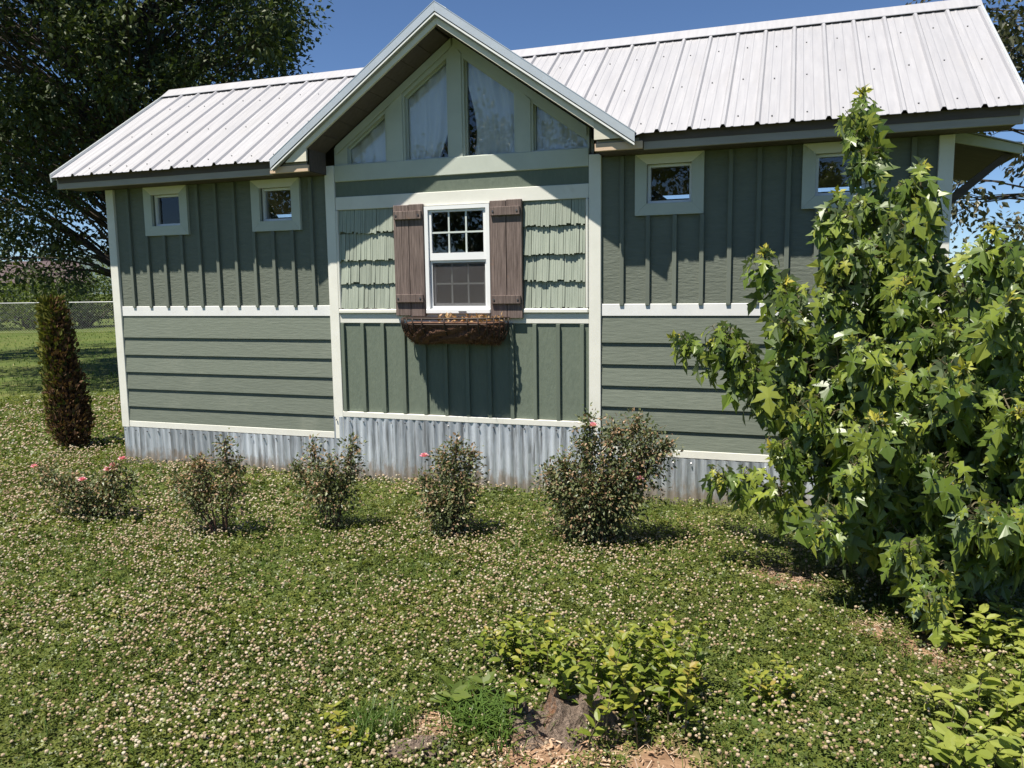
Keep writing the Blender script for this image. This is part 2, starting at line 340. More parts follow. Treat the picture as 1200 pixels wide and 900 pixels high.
# ================================================================== THE COTTAGE
YW = 6.12; XL, XR = -6.205, 1.04; YB = 8.72; XC = -2.565
EAVE_Y, EAVE_Z, PITCH = 5.79, 2.775, .683; RIDGE_Y = 7.42; RIDGE_Z = EAVE_Z + PITCH * (RIDGE_Y - EAVE_Y)
GP = .70; GZ = 3.845; GHALF = 1.525; GY = 5.765
house = thing('cottage', ((XL + XR) / 2, (YW + YB) / 2, 0), 'small sage green cottage with pale metal roof and a front gable', 'house')
WIN = [(-5.762, -5.26), (-4.552, -4.045), (-1.09, -.58), (.10, .606)]; WZ0, WZ1 = 2.222, 2.672
holes = [rect(a + .085, b - .085, WZ0 + .085, WZ1 - .07) for a, b in WIN] + [rect(-2.835, -2.275, 1.50, 2.36)]
part('wall', prism_y(rect(XL + .02, XR - .02, .36, 2.675), YW, YW + .09, holes), M['siding_vert'], house)
part('wall', prism_x([(YW + .09, .36), (YB, .36), (YB, 2.6), (YW + .09, 2.6)], XL + .02, XL + .10), M['endwall'], house)
part('wall', prism_x([(YW + .09, .36), (YB, .36), (YB, 2.6), (YW + .09, 2.6)], XR - .10, XR - .02), M['endwall'], house)
part('wall', prism_y(rect(XL + .10, XR - .10, .36, 2.6), YB - .09, YB), M['endwall'], house)
for xa, xb in ((XL + .02, XL + .1), (XR - .1, XR - .02)):
    part('gable_end', prism_x([(YW + .09, 2.6), (YB, 2.6), (RIDGE_Y, RIDGE_Z - .12)], xa, xb), M['endwall'], house)
part('floor_deck', box(XL + .1, XR - .1, YW + .09, YB - .09, .38, .44), M['interior'], house)
part('partition', box(-4.0, -3.95, YW + .1, YB - .1, .45, 2.6), M['interior'], house)
part('partition', box(-1.25, -1.20, YW + .1, YB - .1, .45, 2.6), M['interior'], house)
# lap siding boards
LAPZ = [1.458, 1.26, 1.09, .92, .753, .578, .428]
def lap(x0, x1):
    for k in range(6):
        zt, zb = LAPZ[k], LAPZ[k + 1] - .006; t0 = YW - .004
        part('siding_board', prism_x([(YW - .001, zb), (YW - .001, zt), (t0 - .002, zt), (t0 - .0175, zb + .002), (t0 - .017, zb)], x0, x1), M['siding_lap'], house)
lap(-6.125, -3.79); lap(-1.345, .955)
# battens
bm_ = box(-.016, .016, -.018, 0, 0, 1.0, .002).mesh('batten')
def batten(x, z0, z1, mat, y=YW):
    mb = box(x - .016, x + .016, y - .026, y, z0, z1, .002); return part('batten', mb, mat, house)
for k in range(11):
    x = -5.965 + .2025 * k
    blk = [w for w in WIN if w[0] - .015 < x < w[1] + .015]
    batten(x, 1.545, WZ0 - .003 if blk else 2.672, M['batten'])
for k in range(11):
    x = -1.19 + .2 * k
    if x > .95: continue
    blk = [w for w in WIN if w[0] - .015 < x < w[1] + .015]
    batten(x, 1.545, WZ0 - .003 if blk else 2.672, M['batten'])
part('wall_panel', box(-3.69, -1.448, YW - .008, YW - .001, .62, 1.40), M['siding_dark'], house)
for k in range(12): batten(-3.665 + .1965 * k, .618, 1.398, M['batten_dark'], YW - .008)
part('wall_panel', box(-3.69, -1.448, YW - .010, YW - .001, 2.485, 2.612), M['siding_dark'], house)
# trim boards
def board(x0, x1, z0, z1, mat='trim', y0=YW - .026, y1=YW - .002, name='trim_board', b=.003): return part(name, box(x0, x1, y0, y1, z0, z1, b), M[mat], house)
board(-6.22, -6.128, .362, 2.672, 'trim', YW - .028, YW + .04, 'corner_board')
board(.960, 1.052, .362, 2.672, 'trim', YW - .028, YW + .04, 'corner_board')
board(-3.785, -3.692, .366, 2.752, 'trim', YW - .03, name='corner_board'); board(-1.447, -1.352, .366, 2.70, 'trim', YW - .03, name='corner_board')
board(-6.127, -3.787, 1.462, 1.556, 'band', YW - .014); board(-1.350, .958, 1.462, 1.556, 'band', YW - .014)
board(-6.127, -3.787, .366, .426, 'trim', YW - .024); board(-1.350, .958, .366, .426, 'trim', YW - .024)
board(-3.690, -1.449, .568, .616, 'trim', YW - .034)
board(-3.690, -1.449, 1.402, 1.482, 'trim', YW - .020); board(-3.690, -1.449, 1.484, 1.524, 'trim', YW - .040, name='sill_moulding', b=.009)
board(-3.690, -1.449, 2.374, 2.484, 'trim', YW - .024); board(-3.690, -1.449, 2.614, 2.752, 'gable_trim', YW - .026)
for x in (-3.690, -1.473): board(x, x + .022, 1.526, 2.372, 'trim', YW - .034, name='panel_moulding', b=.006)
# shake shingles, four courses each side of the window
def shingle(x0, x1, zt, zb, r):
    mb = MB(); n = max(3, int((x1 - x0) / .017)); e = np.linspace(x0, x1, n + 1); e[1:-1] += r.normal(0, .0022, n - 1)
    lean = r.normal(0, .0022); base = zb + r.uniform(-.010, .006)
    for k in range(n):
        d = r.uniform(-.0045, .0045) + lean; q = base + r.uniform(-.010, .008)
        mb.add([(x, y, z) for x in (e[k] + .0006, e[k + 1] - .0006) for (y, z) in ((YW - .002, zt), (YW - .008 + d * .4, zt), (YW - .029 + d * 1.2, q), (YW - .002, q))],
               [(0, 1, 2, 3), (7, 6, 5, 4), (0, 4, 5, 1), (1, 5, 6, 2), (2, 6, 7, 3)])
    return part('shingle', mb, M['shake'], house)
CZ = [2.372, 2.165, 1.94, 1.735, 1.528]
r_ = np.random.default_rng(5)
for (xa, xb) in ((-3.667, -3.125), (-1.985, -1.475)):
    for c in range(4):
        x = xa - (r_.uniform(0, .05) if c % 2 else 0); x = max(x, xa)
        first = True
        while x < xb - .03:
            w = r_.uniform(.085, .17) * (.55 if first and c % 2 else 1); first = False
            x2 = min(x + w, xb)
            if xb - x2 < .045: x2 = xb
            shingle(x, x2 - .004, CZ[c] + .004 if c else CZ[c], CZ[c + 1] + (.012 if c < 3 else .002), r_); x = x2
# ---- windows
def small_window(a, b, k):
    cas = .088; z0, z1 = WZ0, WZ1; y0 = YW - .030
    w = part('window', prism_y(rect(a + cas, b - cas, z0 + cas, z1 - .072), YW + .02, YW + .07, [rect(a + cas + .022, b - cas - .022, z0 + cas + .022, z1 - .072 - .02)]), M['vinyl'], house)
    o = [(a, z0), (b, z0), (b, z1), (a, z1)]; i2 = [(a + cas, z0 + cas), (b - cas, z0 + cas), (b - cas, z1 - .072), (a + cas, z1 - .072)]
    for s in range(4):
        t = (s + 1) % 4; q = [o[s], o[t], i2[t], i2[s]]; c = np.mean(q, 0)
        q = [tuple(c + (np.array(v) - c) * .997) for v in q]
        part('casing_board', prism_y(q, y0, YW - .001), M['gable_trim'] if s != 2 else M['trim'], w)
    part('pane', box(a + cas + .02, b - cas - .02, YW + .040, YW + .046, z0 + cas + .02, z1 - .09), M['glass'], w)
    if k == 0:
        zc = z0 + .215; part('sash_rail', box(a + cas + .10, b - cas - .022, YW + .06, YW + .085, zc, zc + .028, .003), M['vinyl'], w)
        part('sash_rail', box(a + cas + .10, b - cas - .022, YW + .07, YW + .085, zc - .06, zc - .045, .003), M['vinyl'], w)
        part('jamb', box(a + cas + .075, a + cas + .10, YW + .06, YW + .085, z0 + cas + .022, z1 - .095, .003), M['vinyl'], w)
    return w
for k, (a, b) in enumerate(WIN): small_window(a, b, k)
# double hung window
mx0, mx1, mz0, mz1 = -2.842, -2.266, 1.486, 2.368
mw = part('window', prism_y(rect(mx0, mx1, mz0, mz1), YW - .045, YW + .05, [rect(mx0 + .032, mx1 - .032, mz0 + .036, mz1 - .03)]), M['vinyl'], house)
def sash(x0, x1, z0, z1, y0, y1, rs, rb, rt):
    s = part('sash', prism_y(rect(x0, x1, z0, z1), y0, y1, [rect(x0 + rs, x1 - rs, z0 + rb, z1 - rt)]), M['vinyl'], mw)
    ym = (y0 + y1) / 2
    part('pane', box(x0 + rs, x1 - rs, ym + .002, ym + .007, z0 + rb, z1 - rt), M['glass'], mw)
    w, h = x1 - x0 - 2 * rs, z1 - z0 - rb - rt
    for q in (1, 2):
        xc = x0 + rs + w * q / 3; part('grille_bar', box(xc - .007, xc + .007, ym - .006, ym + .0005, z0 + rb, z1 - rt), M['grille'], mw)
    zc = z0 + rb + h * .5; part('grille_bar', box(x0 + rs, x1 - rs, ym - .0075, ym - .001, zc - .007, zc + .007), M['grille'], mw)
sash(mx0 + .034, mx1 - .034, 1.925, mz1 - .032, YW - .030, YW - .002, .024, .06, .018)
sash(mx0 + .034, mx1 - .034, mz0 + .038, 1.923, YW + .004, YW + .034, .034, .045, .03)
part('insect_screen', box(mx0 + .045, mx1 - .045, YW - .0100, YW - .0085, mz0 + .05, 1.915), M['screen'], mw)
part('screen_frame', prism_y(rect(mx0 + .036, mx1 - .036, mz0 + .038, 1.923), YW - .016, YW - .003, [rect(mx0 + .052, mx1 - .052, mz0 + .060, 1.905)]), M['vinyl'], mw)
part('sill', box(mx0 + .006, mx1 + .004, YW - .066, YW - .044, mz0 - .002, mz0 + .036, .005), M['vinyl'], mw)
part('latch', box(-2.54, -2.47, YW - .074, YW - .066, mz0 + .012, mz0 + .021, .002), M['screw'], mw)
# shutters
def shutter(x0, x1, z0, z1):
    s = part('shutter', box(x0 + .01, x1 - .01, YW - .026, YW - .003, z0 + .05, z1 - .05), M['shutter'], house)
    xm = (x0 + x1) / 2 + .004
    for a, b, dz in ((x0, xm - .002, 0), (xm + .002, x1, .006)):
        part('plank', box(a, b, YW - .056, YW - .0265, z0 - dz, z1 + dz * .6, .003), M['shutter'], s)
    for zc in (z0 + .145, z1 - .085):
        c = part('crosspiece', box(x0 + .012, x1 - .010, YW - .078, YW - .0565, zc - .034, zc + .034, .003), M['shutter'], s)
    bolts = MB()
    for zc in (z0 + .145, z1 - .085):
        for xx in (x0 + .035, x1 - .033): tube([(xx, YW - .0785, zc), (xx, YW - .083, zc)], .008, 8, bolts)
    part('bolt', bolts, M['screw'], s, kind='stuff')
shutter(-3.122, -2.848, 1.468, 2.386); shutter(-2.258, -1.988, 1.452, 2.386)

# ---- gable front wall with its four raked windows
gs = lambda x: 3.685 - GP * abs(x - XC)
gw_out = [(-3.69, 2.60), (-1.448, 2.60), (-1.448, gs(-1.448)), (XC, gs(XC)), (-3.69, gs(-3.69))]
gt = lambda x: 3.575 - .68 * abs(x - XC)
GW = [(-3.565, -3.195), (-3.012, -2.628), (-2.478, -2.055), (-1.898, -1.462)]
ghole = [[(a, 2.758), (b, 2.758), (b, gt(b)), (a, gt(a))] for a, b in GW]
part('gable_wall', prism_y(gw_out, YW - .0095, YW + .09, ghole), M['gable_trim'], house)
for a, b in ((-3.195, -3.012), (-2.628, -2.478), (-2.055, -1.898)):
    c = (a + b) / 2; ins = .018
    top = [(b - ins, gs(b) - .07), (c, gs(c) - .07), (a + ins, gs(a) - .07)] if abs(c - XC) > .1 else [(b - ins, gs(b) - .07), (XC, gs(XC) - .05), (a + ins, gs(a) - .07)]
    part('mullion_post', prism_y([(a + ins, 2.753), (b - ins, 2.753)] + top, YW - .021, YW - .0015), M['gable_trim'], house)
for sgn in (-1, 1):
    p = [(XC + sgn * .01, gs(XC) - .005), (XC + sgn * 1.10, gs(XC + 1.10) - .005), (XC + sgn * 1.10, gs(XC + 1.10) - .075), (XC + sgn * .01, gs(XC) - .075)]
    if sgn < 0: p = p[::-1]
    part('rake_board', prism_y(p, YW - .0305, YW - .0225), M['gable_trim'], house)
for k, ((a, b), h) in enumerate(zip(GW, ghole)):
    t = .010; i2 = [(a + t, 2.758 + t), (b - t, 2.758 + t), (b - t, gt(b) - t * 1.2), (a + t, gt(a) - t * 1.2)]
    w = part('gable_window', prism_y(h, YW + .03, YW + .06, [i2]), M['gable_trim'], house)
    part('pane', prism_y(i2, YW + .044, YW + .049), M['glass'], w)
# ---- main roof: deck, soffit, fascia, then ribbed sheets one by one
RX0, RX1 = -6.545, 1.39
roof = part('roof', prism_x([(RIDGE_Y, RIDGE_Z - .10), (RIDGE_Y, RIDGE_Z - .03), (RIDGE_Y + 1.62, RIDGE_Z - .03 - PITCH * 1.62), (RIDGE_Y + 1.62, RIDGE_Z - .10 - PITCH * 1.62)], RX0 + .03, RX1 - .03), M['soffit'], house)
def vy(x):
    """y where the main front slope meets the gable roof; the eave where it does not"""
    d = abs(x - XC); z = GZ - GP * d
    return max(EAVE_Y, EAVE_Y + (z - EAVE_Z) / PITCH) if d < GHALF + .02 else EAVE_Y
mz = lambda y: EAVE_Z + PITCH * (y - EAVE_Y)
def deck(xa, xb):
    ya, yb = vy(xa) + .05, vy(xb) + .05
    v = [(xa, ya, mz(ya) - .09), (xb, yb, mz(yb) - .09), (xb, RIDGE_Y, RIDGE_Z - .09), (xa, RIDGE_Y, RIDGE_Z - .09)]
    v += [(a, b, c + .062) for a, b, c in v]
    part('roof_deck', MB().add(v, [(3, 2, 1, 0), (4, 5, 6, 7), (0, 1, 5, 4), (1, 2, 6, 5), (2, 3, 7, 6), (3, 0, 4, 7)]), M['soffit'], roof)
deck(RX0 + .03, XC - GHALF); deck(XC - GHALF + .01, XC); deck(XC, XC + GHALF - .01); deck(XC + GHALF, RX1 - .03)
def sheet(x0, w, rib=True):
    """one ribbed pan: a major rib at its left edge, two low ribs between"""
    P = [(0, 0), (.004, .0), (.016, .021), (.034, .021), (.046, 0)] if rib else [(0, 0)]
    for q in (.38, .68): P += [(w * q - .012, 0), (w * q - .006, .0035), (w * q + .006, .0035), (w * q + .012, 0)]
    P += [(w + .004, 0)]; P = np.array(P); n = len(P); jz = random.uniform(-.0015, .0015); jy = random.uniform(-.006, .004)
    v = []
    for dz in (0, -.0022):
        for end in (0, 1):
            for (x, h) in P:
                xx = x0 + x
                y = vy(xx) + (jy if vy(xx) == EAVE_Y else -.03) if end == 0 else RIDGE_Y - .012
                v.append((xx, y, mz(y) + h + dz + jz))
    f = []
    for i in range(n - 1):
        f += [(i, i + 1, n + i + 1, n + i), (2 * n + i, 3 * n + i, 3 * n + i + 1, 2 * n + i + 1), (i, 2 * n + i, 2 * n + i + 1, i + 1), (n + i, n + i + 1, 3 * n + i + 1, 3 * n + i)]
    f += [(0, n, 3 * n, 2 * n), (n - 1, 3 * n - 1, 4 * n - 1, 2 * n - 1)]
    return part('roof_panel', MB().add(v, f), M['roof'], roof)
PW = .2265
screws = MB()
def screw(x, y):
    tube([(x, y, mz(y) - .001), (x, y - .004, mz(y) + .006)], .0055, 6, screws)
def run(xa, n, first):
    if first > .03: sheet(xa - first, first, False)
    for k in range(n): sheet(xa + PW * k, PW)
run(-6.30, 17, .245); lx = -6.30 + 17 * PW
run(-2.494 + 0.0, 17, lx * 0); sheet(lx, -2.494 - lx, True) if -2.494 - lx > .03 else None
last = -2.494 + 17 * PW; sheet(last, RX1 - last)
for xx in list(np.arange(-6.30, -4.1, PW)) + list(np.arange(-2.494, 1.3, PW)):
    for y in (5.90, 6.45, 7.0):
        if y > vy(xx + .12) + .06: screw(xx + .118, y + .02 * math.sin(xx * 9))
part('roof_screws', screws, M['screw'], roof, kind='stuff')
cap = MB(); yy = RIDGE_Y
prism_x([(yy - .13, RIDGE_Z - .13 * PITCH + .022), (yy, RIDGE_Z + .034), (yy + .13, RIDGE_Z - .13 * PITCH + .022), (yy + .13, RIDGE_Z - .13 * PITCH + .026), (yy, RIDGE_Z + .040), (yy - .13, RIDGE_Z - .13 * PITCH + .027)], RX0 - .01, RX1 + .012, cap)
part('ridge_cap', cap, M['roof'], roof)
part('back_slope', prism_x([(yy + .01, RIDGE_Z - .028), (yy + .01, RIDGE_Z), (yy + 1.66, RIDGE_Z - PITCH * 1.65), (yy + 1.66, RIDGE_Z - .028 - PITCH * 1.65)], RX0, RX1), M['roof'], roof)
# eave fascia and soffit; rakes at the two ends
FY = EAVE_Y + .055
for xa, xb in ((RX0 + .005, -4.142), (-.985, RX1 - .005)):
    part('fascia', box(xa, xb, FY, FY + .025, 2.668, 2.757, .002), M['fascia'], roof)
for xa, xb in ((RX0 + .03, -3.765), (-1.335, RX1 - .03)):
    n = 3; e = np.linspace(FY + .026, YW - .001, n + 1)
    for k in range(n): part('soffit_board', box(xa, xb, e[k] + .002, e[k + 1] - .002, 2.676, 2.69), M['soffit'], roof)
for xa in (RX0 + .002, RX1 - .027):
    v = [(FY + .027, 2.675), (FY + .027, mz(FY + .027) - .03), (RIDGE_Y, RIDGE_Z - .03), (RIDGE_Y, RIDGE_Z - .13), (FY + .25, 2.675 + .05)]
    part('rake_fascia', prism_x(v[::-1], xa, xa + .025), M['fascia'], roof)
    part('rake_fascia', prism_x([(RIDGE_Y + .002, RIDGE_Z - .13), (RIDGE_Y + .002, RIDGE_Z - .03), (RIDGE_Y + 1.6, RIDGE_Z - .03 - PITCH * 1.6), (RIDGE_Y + 1.6, RIDGE_Z - .13 - PITCH * 1.6)][::-1], xa, xa + .025), M['fascia'], roof)
for xa, xb in ((RX0 - .012, RX0 + .004), (RX1 - .004, RX1 + .012)):
    part('rake_trim', prism_x([(EAVE_Y + .004, EAVE_Z - .045), (RIDGE_Y, RIDGE_Z - .05), (RIDGE_Y, RIDGE_Z + .026), (EAVE_Y - .004, EAVE_Z + .026)], xa, xb), M['roof_trim'], roof)
# ---- gable roof
groof = part('gable_roof', box(XC - .02, XC + .02, GY + .04, RIDGE_Y, GZ - .16, GZ - .10), M['soffit'], house)
gz = lambda x: GZ - GP * abs(x - XC)
for sg in (-1, 1):
    xe = XC + sg * GHALF; yb_ = RIDGE_Y + (GZ - RIDGE_Z) / PITCH
    def slab(name, dz0, dz1, mat, y0, inset=0.0):
        xo = XC + sg * (GHALF - inset); yv = vy(xo)
        v = [(XC, y0, gz(XC) + dz0), (xo, y0, gz(xo) + dz0), (xo, max(yv, y0 + .02), gz(xo) + dz0), (XC, RIDGE_Y - .02, gz(XC) + dz0)]
        v += [(a, b, c + dz1 - dz0) for a, b, c in v]
        f = [(0, 1, 2, 3), (7, 6, 5, 4), (4, 5, 1, 0), (5, 6, 2, 1), (6, 7, 3, 2), (7, 4, 0, 3)]
        if sg < 0: f = [q[::-1] for q in f]
        return part(name, MB().add(v, f), mat, groof)
    slab('gable_sheet', -.012, -.004, M['roof'], GY + .01); slab('gable_deck', -.085, -.014, M['soffit'], GY + .045, .03)
    # soffit boards following the slope, front to wall
    e = np.linspace(.03, 1.20, 9)
    for k in range(8):
        xa, xb = XC + sg * (e[k] + .002), XC + sg * (e[k + 1] - .002)
        q = [(xa, gz(xa) - .152), (xb, gz(xb) - .152), (xb, gz(xb) - .138), (xa, gz(xa) - .138)]
        if sg < 0: q = q[::-1]
        part('soffit_board', prism_y(q, GY + .052, YW - .032), M['soffit'], groof)
    def rake(name, x0, x1, d0, d1, y0, y1, mat):
        xa, xb = XC + sg * x0, XC + sg * x1
        q = [(xa, gz(xa) - d1), (xb, gz(xb) - d1), (xb, gz(xb) - d0), (xa, gz(xa) - d0)]
        if sg < 0: q = q[::-1]
        part(name, prism_y(q, y0, y1), mat, groof)
    rake('rake_flashing', .0005, GHALF + .005, -.006, .062, GY - .006, GY + .004, M['roof_trim'])
    rake('rake_flashing', .0005, GHALF + .012, -.012, -.0065, GY - .008, GY + .10, M['roof_trim'])
    rake('rake_lip', .0005, GHALF + .003, .070, .086, GY - .002, GY + .012, M['band'])
    rake('rake_batten', .0005, GHALF - .01, .056, .100, GY + .013, GY + .022, M['fascia'])
    rake('rake_trim_board', .0005, 1.2275, .086, .150, GY + .024, GY + .048, M['return_cream'])
gc = MB(); prism_y([(XC - .075, GZ - .038), (XC, GZ + .0125), (XC + .075, GZ - .038), (XC + .075, GZ - .033), (XC, GZ + .0165), (XC - .075, GZ - .033)], GY + .05, RIDGE_Y - .1, mb=gc)
part('gable_ridge_cap', gc, M['roof_trim'], groof)
# boxed eave returns at the gable's feet
for sg, xi, xo in ((1, -1.337, -.988), (-1, -3.763, -4.138)):
    a, b = min(xi, xo), max(xi, xo); ys = EAVE_Y + .025
    q = [(xi, 2.752), (xi + sg * .205, 2.752), (xi, gz(xi) - .088)]
    if sg < 0: q = q[::-1]
    part('return_panel', prism_y(q, GY + .026, GY + .046), M['return_cream'], groof)
    part('return_board', box(a, b, ys - .004, ys + .02, 2.672, 2.727, .003), M['return_wood'], groof)
    part('return_backing', box(a + .01, b - .03, ys + .021, ys + .034, 2.674, 2.752), M['fascia'], groof)
    part('return_cheek', prism_x([(ys + .035, 2.676), (ys + .035, gz(xi) - .13), (YW - .03, gz(xi) - .13), (YW - .03, 2.676)][::-1], xi if sg > 0 else xi - .014, xi + .014 if sg > 0 else xi), M['soffit'], groof)
# ---- corrugated skirting
def skirt(x0, x1, zt, bump=0):
    pitch = .076; n = int((x1 - x0) / pitch * 10); xs_ = np.linspace(x0, x1, n + 1); yc = YW - .030 + bump
    yv = yc + .0085 * np.sin((xs_ - XL) / pitch * 2 * np.pi); v = []
    jb = random.uniform(-.004, .004)
    for (z, dy) in ((-.03, -.004), (.12, jb), (zt, 0)):
        for k in range(n + 1): v.append((xs_[k], yv[k] + dy, z))
    for (z, dy) in ((-.03, -.004), (.12, jb), (zt, 0)):
        for k in range(n + 1): v.append((xs_[k], yv[k] + dy + .0018, z))
    m_ = n + 1; f = [(r * m_ + k, r * m_ + k + 1, (r + 1) * m_ + k + 1, (r + 1) * m_ + k) for r in (0, 1) for k in range(n)] + [((r) * m_ + k + 1, r * m_ + k, (r + 1) * m_ + k, (r + 1) * m_ + k + 1) for r in (3, 4) for k in range(n)]
    mb = MB().add(v, f); va = np.array(v)
    mb.add(np.concatenate([va[2 * m_:3 * m_], va[5 * m_:6 * m_]]), [(k, k + 1, m_ + k + 1, m_ + k) for k in range(n)])
    for q in ((0, m_, 4 * m_, 3 * m_), (m_, 2 * m_, 5 * m_, 4 * m_), (n, 3 * m_ + n, 4 * m_ + n, m_ + n), (m_ + n, 4 * m_ + n, 5 * m_ + n, 2 * m_ + n)): mb.add(va[list(q)], [(0, 1, 2, 3)])
    part('skirting_sheet', mb, M['skirt'], house, True)
sk = MB()
for xa, xb, zt, n in ((-6.20, -3.785, .364, 4), (-3.785, -1.35, .566, 4), (-1.35, 1.03, .364, 4)):
    e = np.linspace(xa, xb, n + 1)
    for k in range(n): skirt(e[k], e[k + 1] + (.03 if k < n - 1 else 0), zt, -.0022 * (k % 2))
    for x in np.arange(xa + .03, xb, .136): tube([(x, YW - .036, zt - .030 + random.uniform(-.008, .008)), (x, YW - .046, zt - .029)], .006, 6, sk)
part('skirting_screws', sk, M['screw'], house, kind='stuff')
part('skirting_back', prism_x([(YW + .02, -.02), (YB, -.02), (YB, .36), (YW + .02, .36)], XL + .03, XR - .03), M['interior'], house)
# ---- awning on the right end wall
aw = part('end_awning', prism_x([(6.34, 2.70), (7.9, 2.70), (7.9, 2.73), (6.34, 2.73)], 1.045, 1.06), M['soffit'], house)
q = [(1.062, 2.655), (1.075, 2.655), (1.50, 2.545), (1.50, 2.60), (1.062, 2.735)]
part('awning_rake', prism_y(q, 6.30, 6.33), M['gable_trim'], aw)
q = [(1.062, 2.66), (1.50, 2.55), (1.50, 2.575), (1.062, 2.69)]
part('awning_deck', prism_y(q, 6.331, 7.9), M['soffit'], aw)
part('awning_roof', prism_y([(1.062, 2.738), (1.52, 2.598), (1.52, 2.604), (1.062, 2.746)], 6.28, 7.92), M['roof'], aw)
part('awning_brace', prism_y([(1.062, 2.20), (1.062, 2.28), (1.40, 2.56), (1.46, 2.56)], 6.36, 6.42), M['soffit'], aw)

# ------------------------------------------------------------------ curtains behind the gable panes
def curtain(x0, x1, z0, top, cut, label, seed):
    r = np.random.default_rng(seed); nx, nz = 40, 24; mb = MB(); v = []
    for j in range(nz + 1):
        t = j / nz
        for i in range(nx + 1):
            u = i / nx; xa, xb = cut(t, x0, x1); x = xa + (xb - xa) * u
            zt = top(x); z = z0 + (zt - z0) * t
            y = YW + .074 + .012 * math.sin(u * 26 + seed + 1.5 * t) + .008 * math.sin(u * 11 + t * 4 + seed)
            v.append((x, y, z))
    v2 = [(a, b + .003, c) for a, b, c in v]; m = nx + 1; o = len(v)
    f = [(j * m + i, j * m + i + 1, (j + 1) * m + i + 1, (j + 1) * m + i) for j in range(nz) for i in range(nx)]
    f += [tuple(o + k for k in q[::-1]) for q in f]
    mb.add(v + v2, f)
    return part('curtain', mb, M['curtain'], None, True, label=label, cat='curtain', group='curtains behind the gable panes')
tp = lambda x: gt(x) + .02
curtain(-3.60, -3.16, 2.72, tp, lambda t, a, b: (a, b), 'white curtain behind the small leftmost gable pane', 1)
curtain(-3.04, -2.60, 2.72, tp, lambda t, a, b: (a, b - .10 * (1 - t) ** 1.2 - .22 * max(0, .3 - t)), 'white curtain pulled back at its lower right behind the tall left gable pane', 2)
curtain(-2.50, -2.02, 2.72, tp, lambda t, a, b: (a + .10 * math.sin(math.pi * min(1, t * .8 + .25)) ** 1.5, b), 'white curtain with dark gap on its left behind the tall right gable pane', 3)
curtain(-1.93, -1.43, 2.72, tp, lambda t, a, b: (a, b), 'white curtain behind the small rightmost gable pane', 4)

# ------------------------------------------------------------------ hayrack planter under the window
PX, PZ = -2.562, 1.452; pa, pd = .455, .265
planter = thing('window_planter', (PX, YW - .03, 1.22), 'iron hayrack planter with shaggy brown liner hanging under the shuttered window', 'planter')
def rim(t, z, s=1.0):
    c, q = math.cos(t), math.sin(t); return (PX + pa * s * math.copysign(abs(c) ** .55, c), YW - .05 - pd * s * abs(q) ** .75, z)
T_ = np.linspace(0, math.pi, 41)
part('rim', tube([rim(t, PZ) for t in T_], .0085, 6), M['iron'], planter, True)
part('rim', tube([rim(t, PZ - .048, .985) for t in T_], .005, 6), M['iron'], planter, True)
part('back_rail', box(PX - pa, PX + pa, YW - .062, YW - .050, PZ - .006, PZ + .006), M['iron'], planter)
prof_ = lambda s: (math.cos(s * math.pi / 2) ** .8, -.19 * math.sin(s * math.pi / 2) ** .9)
for t in np.linspace(.10, math.pi - .10, 15):
    P = []
    for s in np.linspace(0, 1, 9):
        k, dz = prof_(s); x, y, z = rim(t, PZ + dz, 1.03); xb = PX + (x - PX) * (.80 + .20 * k); P.append((xb, YW - .05 + (y - (YW - .05)) * max(k, .12), z))
    part('bar', tube(P, .006, 5), M['iron'], planter, True)
lv = []; na, nb = 72, 18
for j in range(nb + 1):
    s = j / nb; k, dz = prof_(s)
    for i in range(na + 1):
        t = i / na * math.pi; x, y, z = rim(t, PZ - .045 + dz * .90, .92)
        nz_ = .010 * math.sin(i * 1.9 + j * 2.3) + .012 * math.sin(i * .83 - j * 1.1) + rng.normal(0, .005)
        yy_ = YW - .05 + (y - (YW - .05)) * max(k, .05) - nz_ * math.sin(t)
        lv.append((PX + (x - PX) * (.82 + .18 * k) + nz_ * math.cos(t), min(yy_, YW - .042), z + rng.normal(0, .004)))
lf = [(j * (na + 1) + i, (j + 1) * (na + 1) + i, (j + 1) * (na + 1) + i + 1, j * (na + 1) + i + 1) for j in range(nb) for i in range(na)]
lin = part('liner', MB().add(lv, lf), M['coco'], planter, True)
fb = MB(); LV = np.array(lv); sel = rng.integers(0, len(LV), 4200); p0 = LV[sel]; out = unit(p0 - np.array([PX, YW, PZ + .05])) * .8 + rdir(len(sel)) * .8 + np.array([0, 0, -.5])
scatter(fb, [(-.03, 0, 0), (.03, 0, 0), (0.1, 1, .1)], [(0, 1, 2)], frames(out, rdir(len(sel))), p0, rng.uniform(.012, .032, len(sel)), rng.uniform(0, 1, len(sel)))
fb.V[-1][:, 1] = np.minimum(fb.V[-1][:, 1], YW - .036)
part('fibre', fb, M['fibre'], lin, kind='stuff')
so = MB(); P = [rim(t, PZ - .035, .93) for t in np.linspace(0, math.pi, 25)]; so.add(P + [(a, b, c - .03) for a, b, c in P], [tuple(range(25))[::-1], tuple(range(25, 50))] + [(i, i + 1, i + 26, i + 25) for i in range(24)])
part('soil', so, M['coco'], planter)
dd = MB(); n = 160; pp = np.stack([PX + rng.uniform(-.1, .42, n), YW - .07 - rng.uniform(0, .17, n), PZ - .03 + rng.uniform(0, .045, n)], -1)
scatter(dd, [(0, 0, 0), (.25, .5, .08), (0, 1, 0), (-.25, .5, .08)], [(0, 1, 2), (0, 2, 3)], frames(rdir(n) + [0, 0, .4], rdir(n)), pp, rng.uniform(.02, .05, n), rng.uniform(0, 1, n))
part('dead_leaves', dd, M['dead'], planter, kind='stuff')

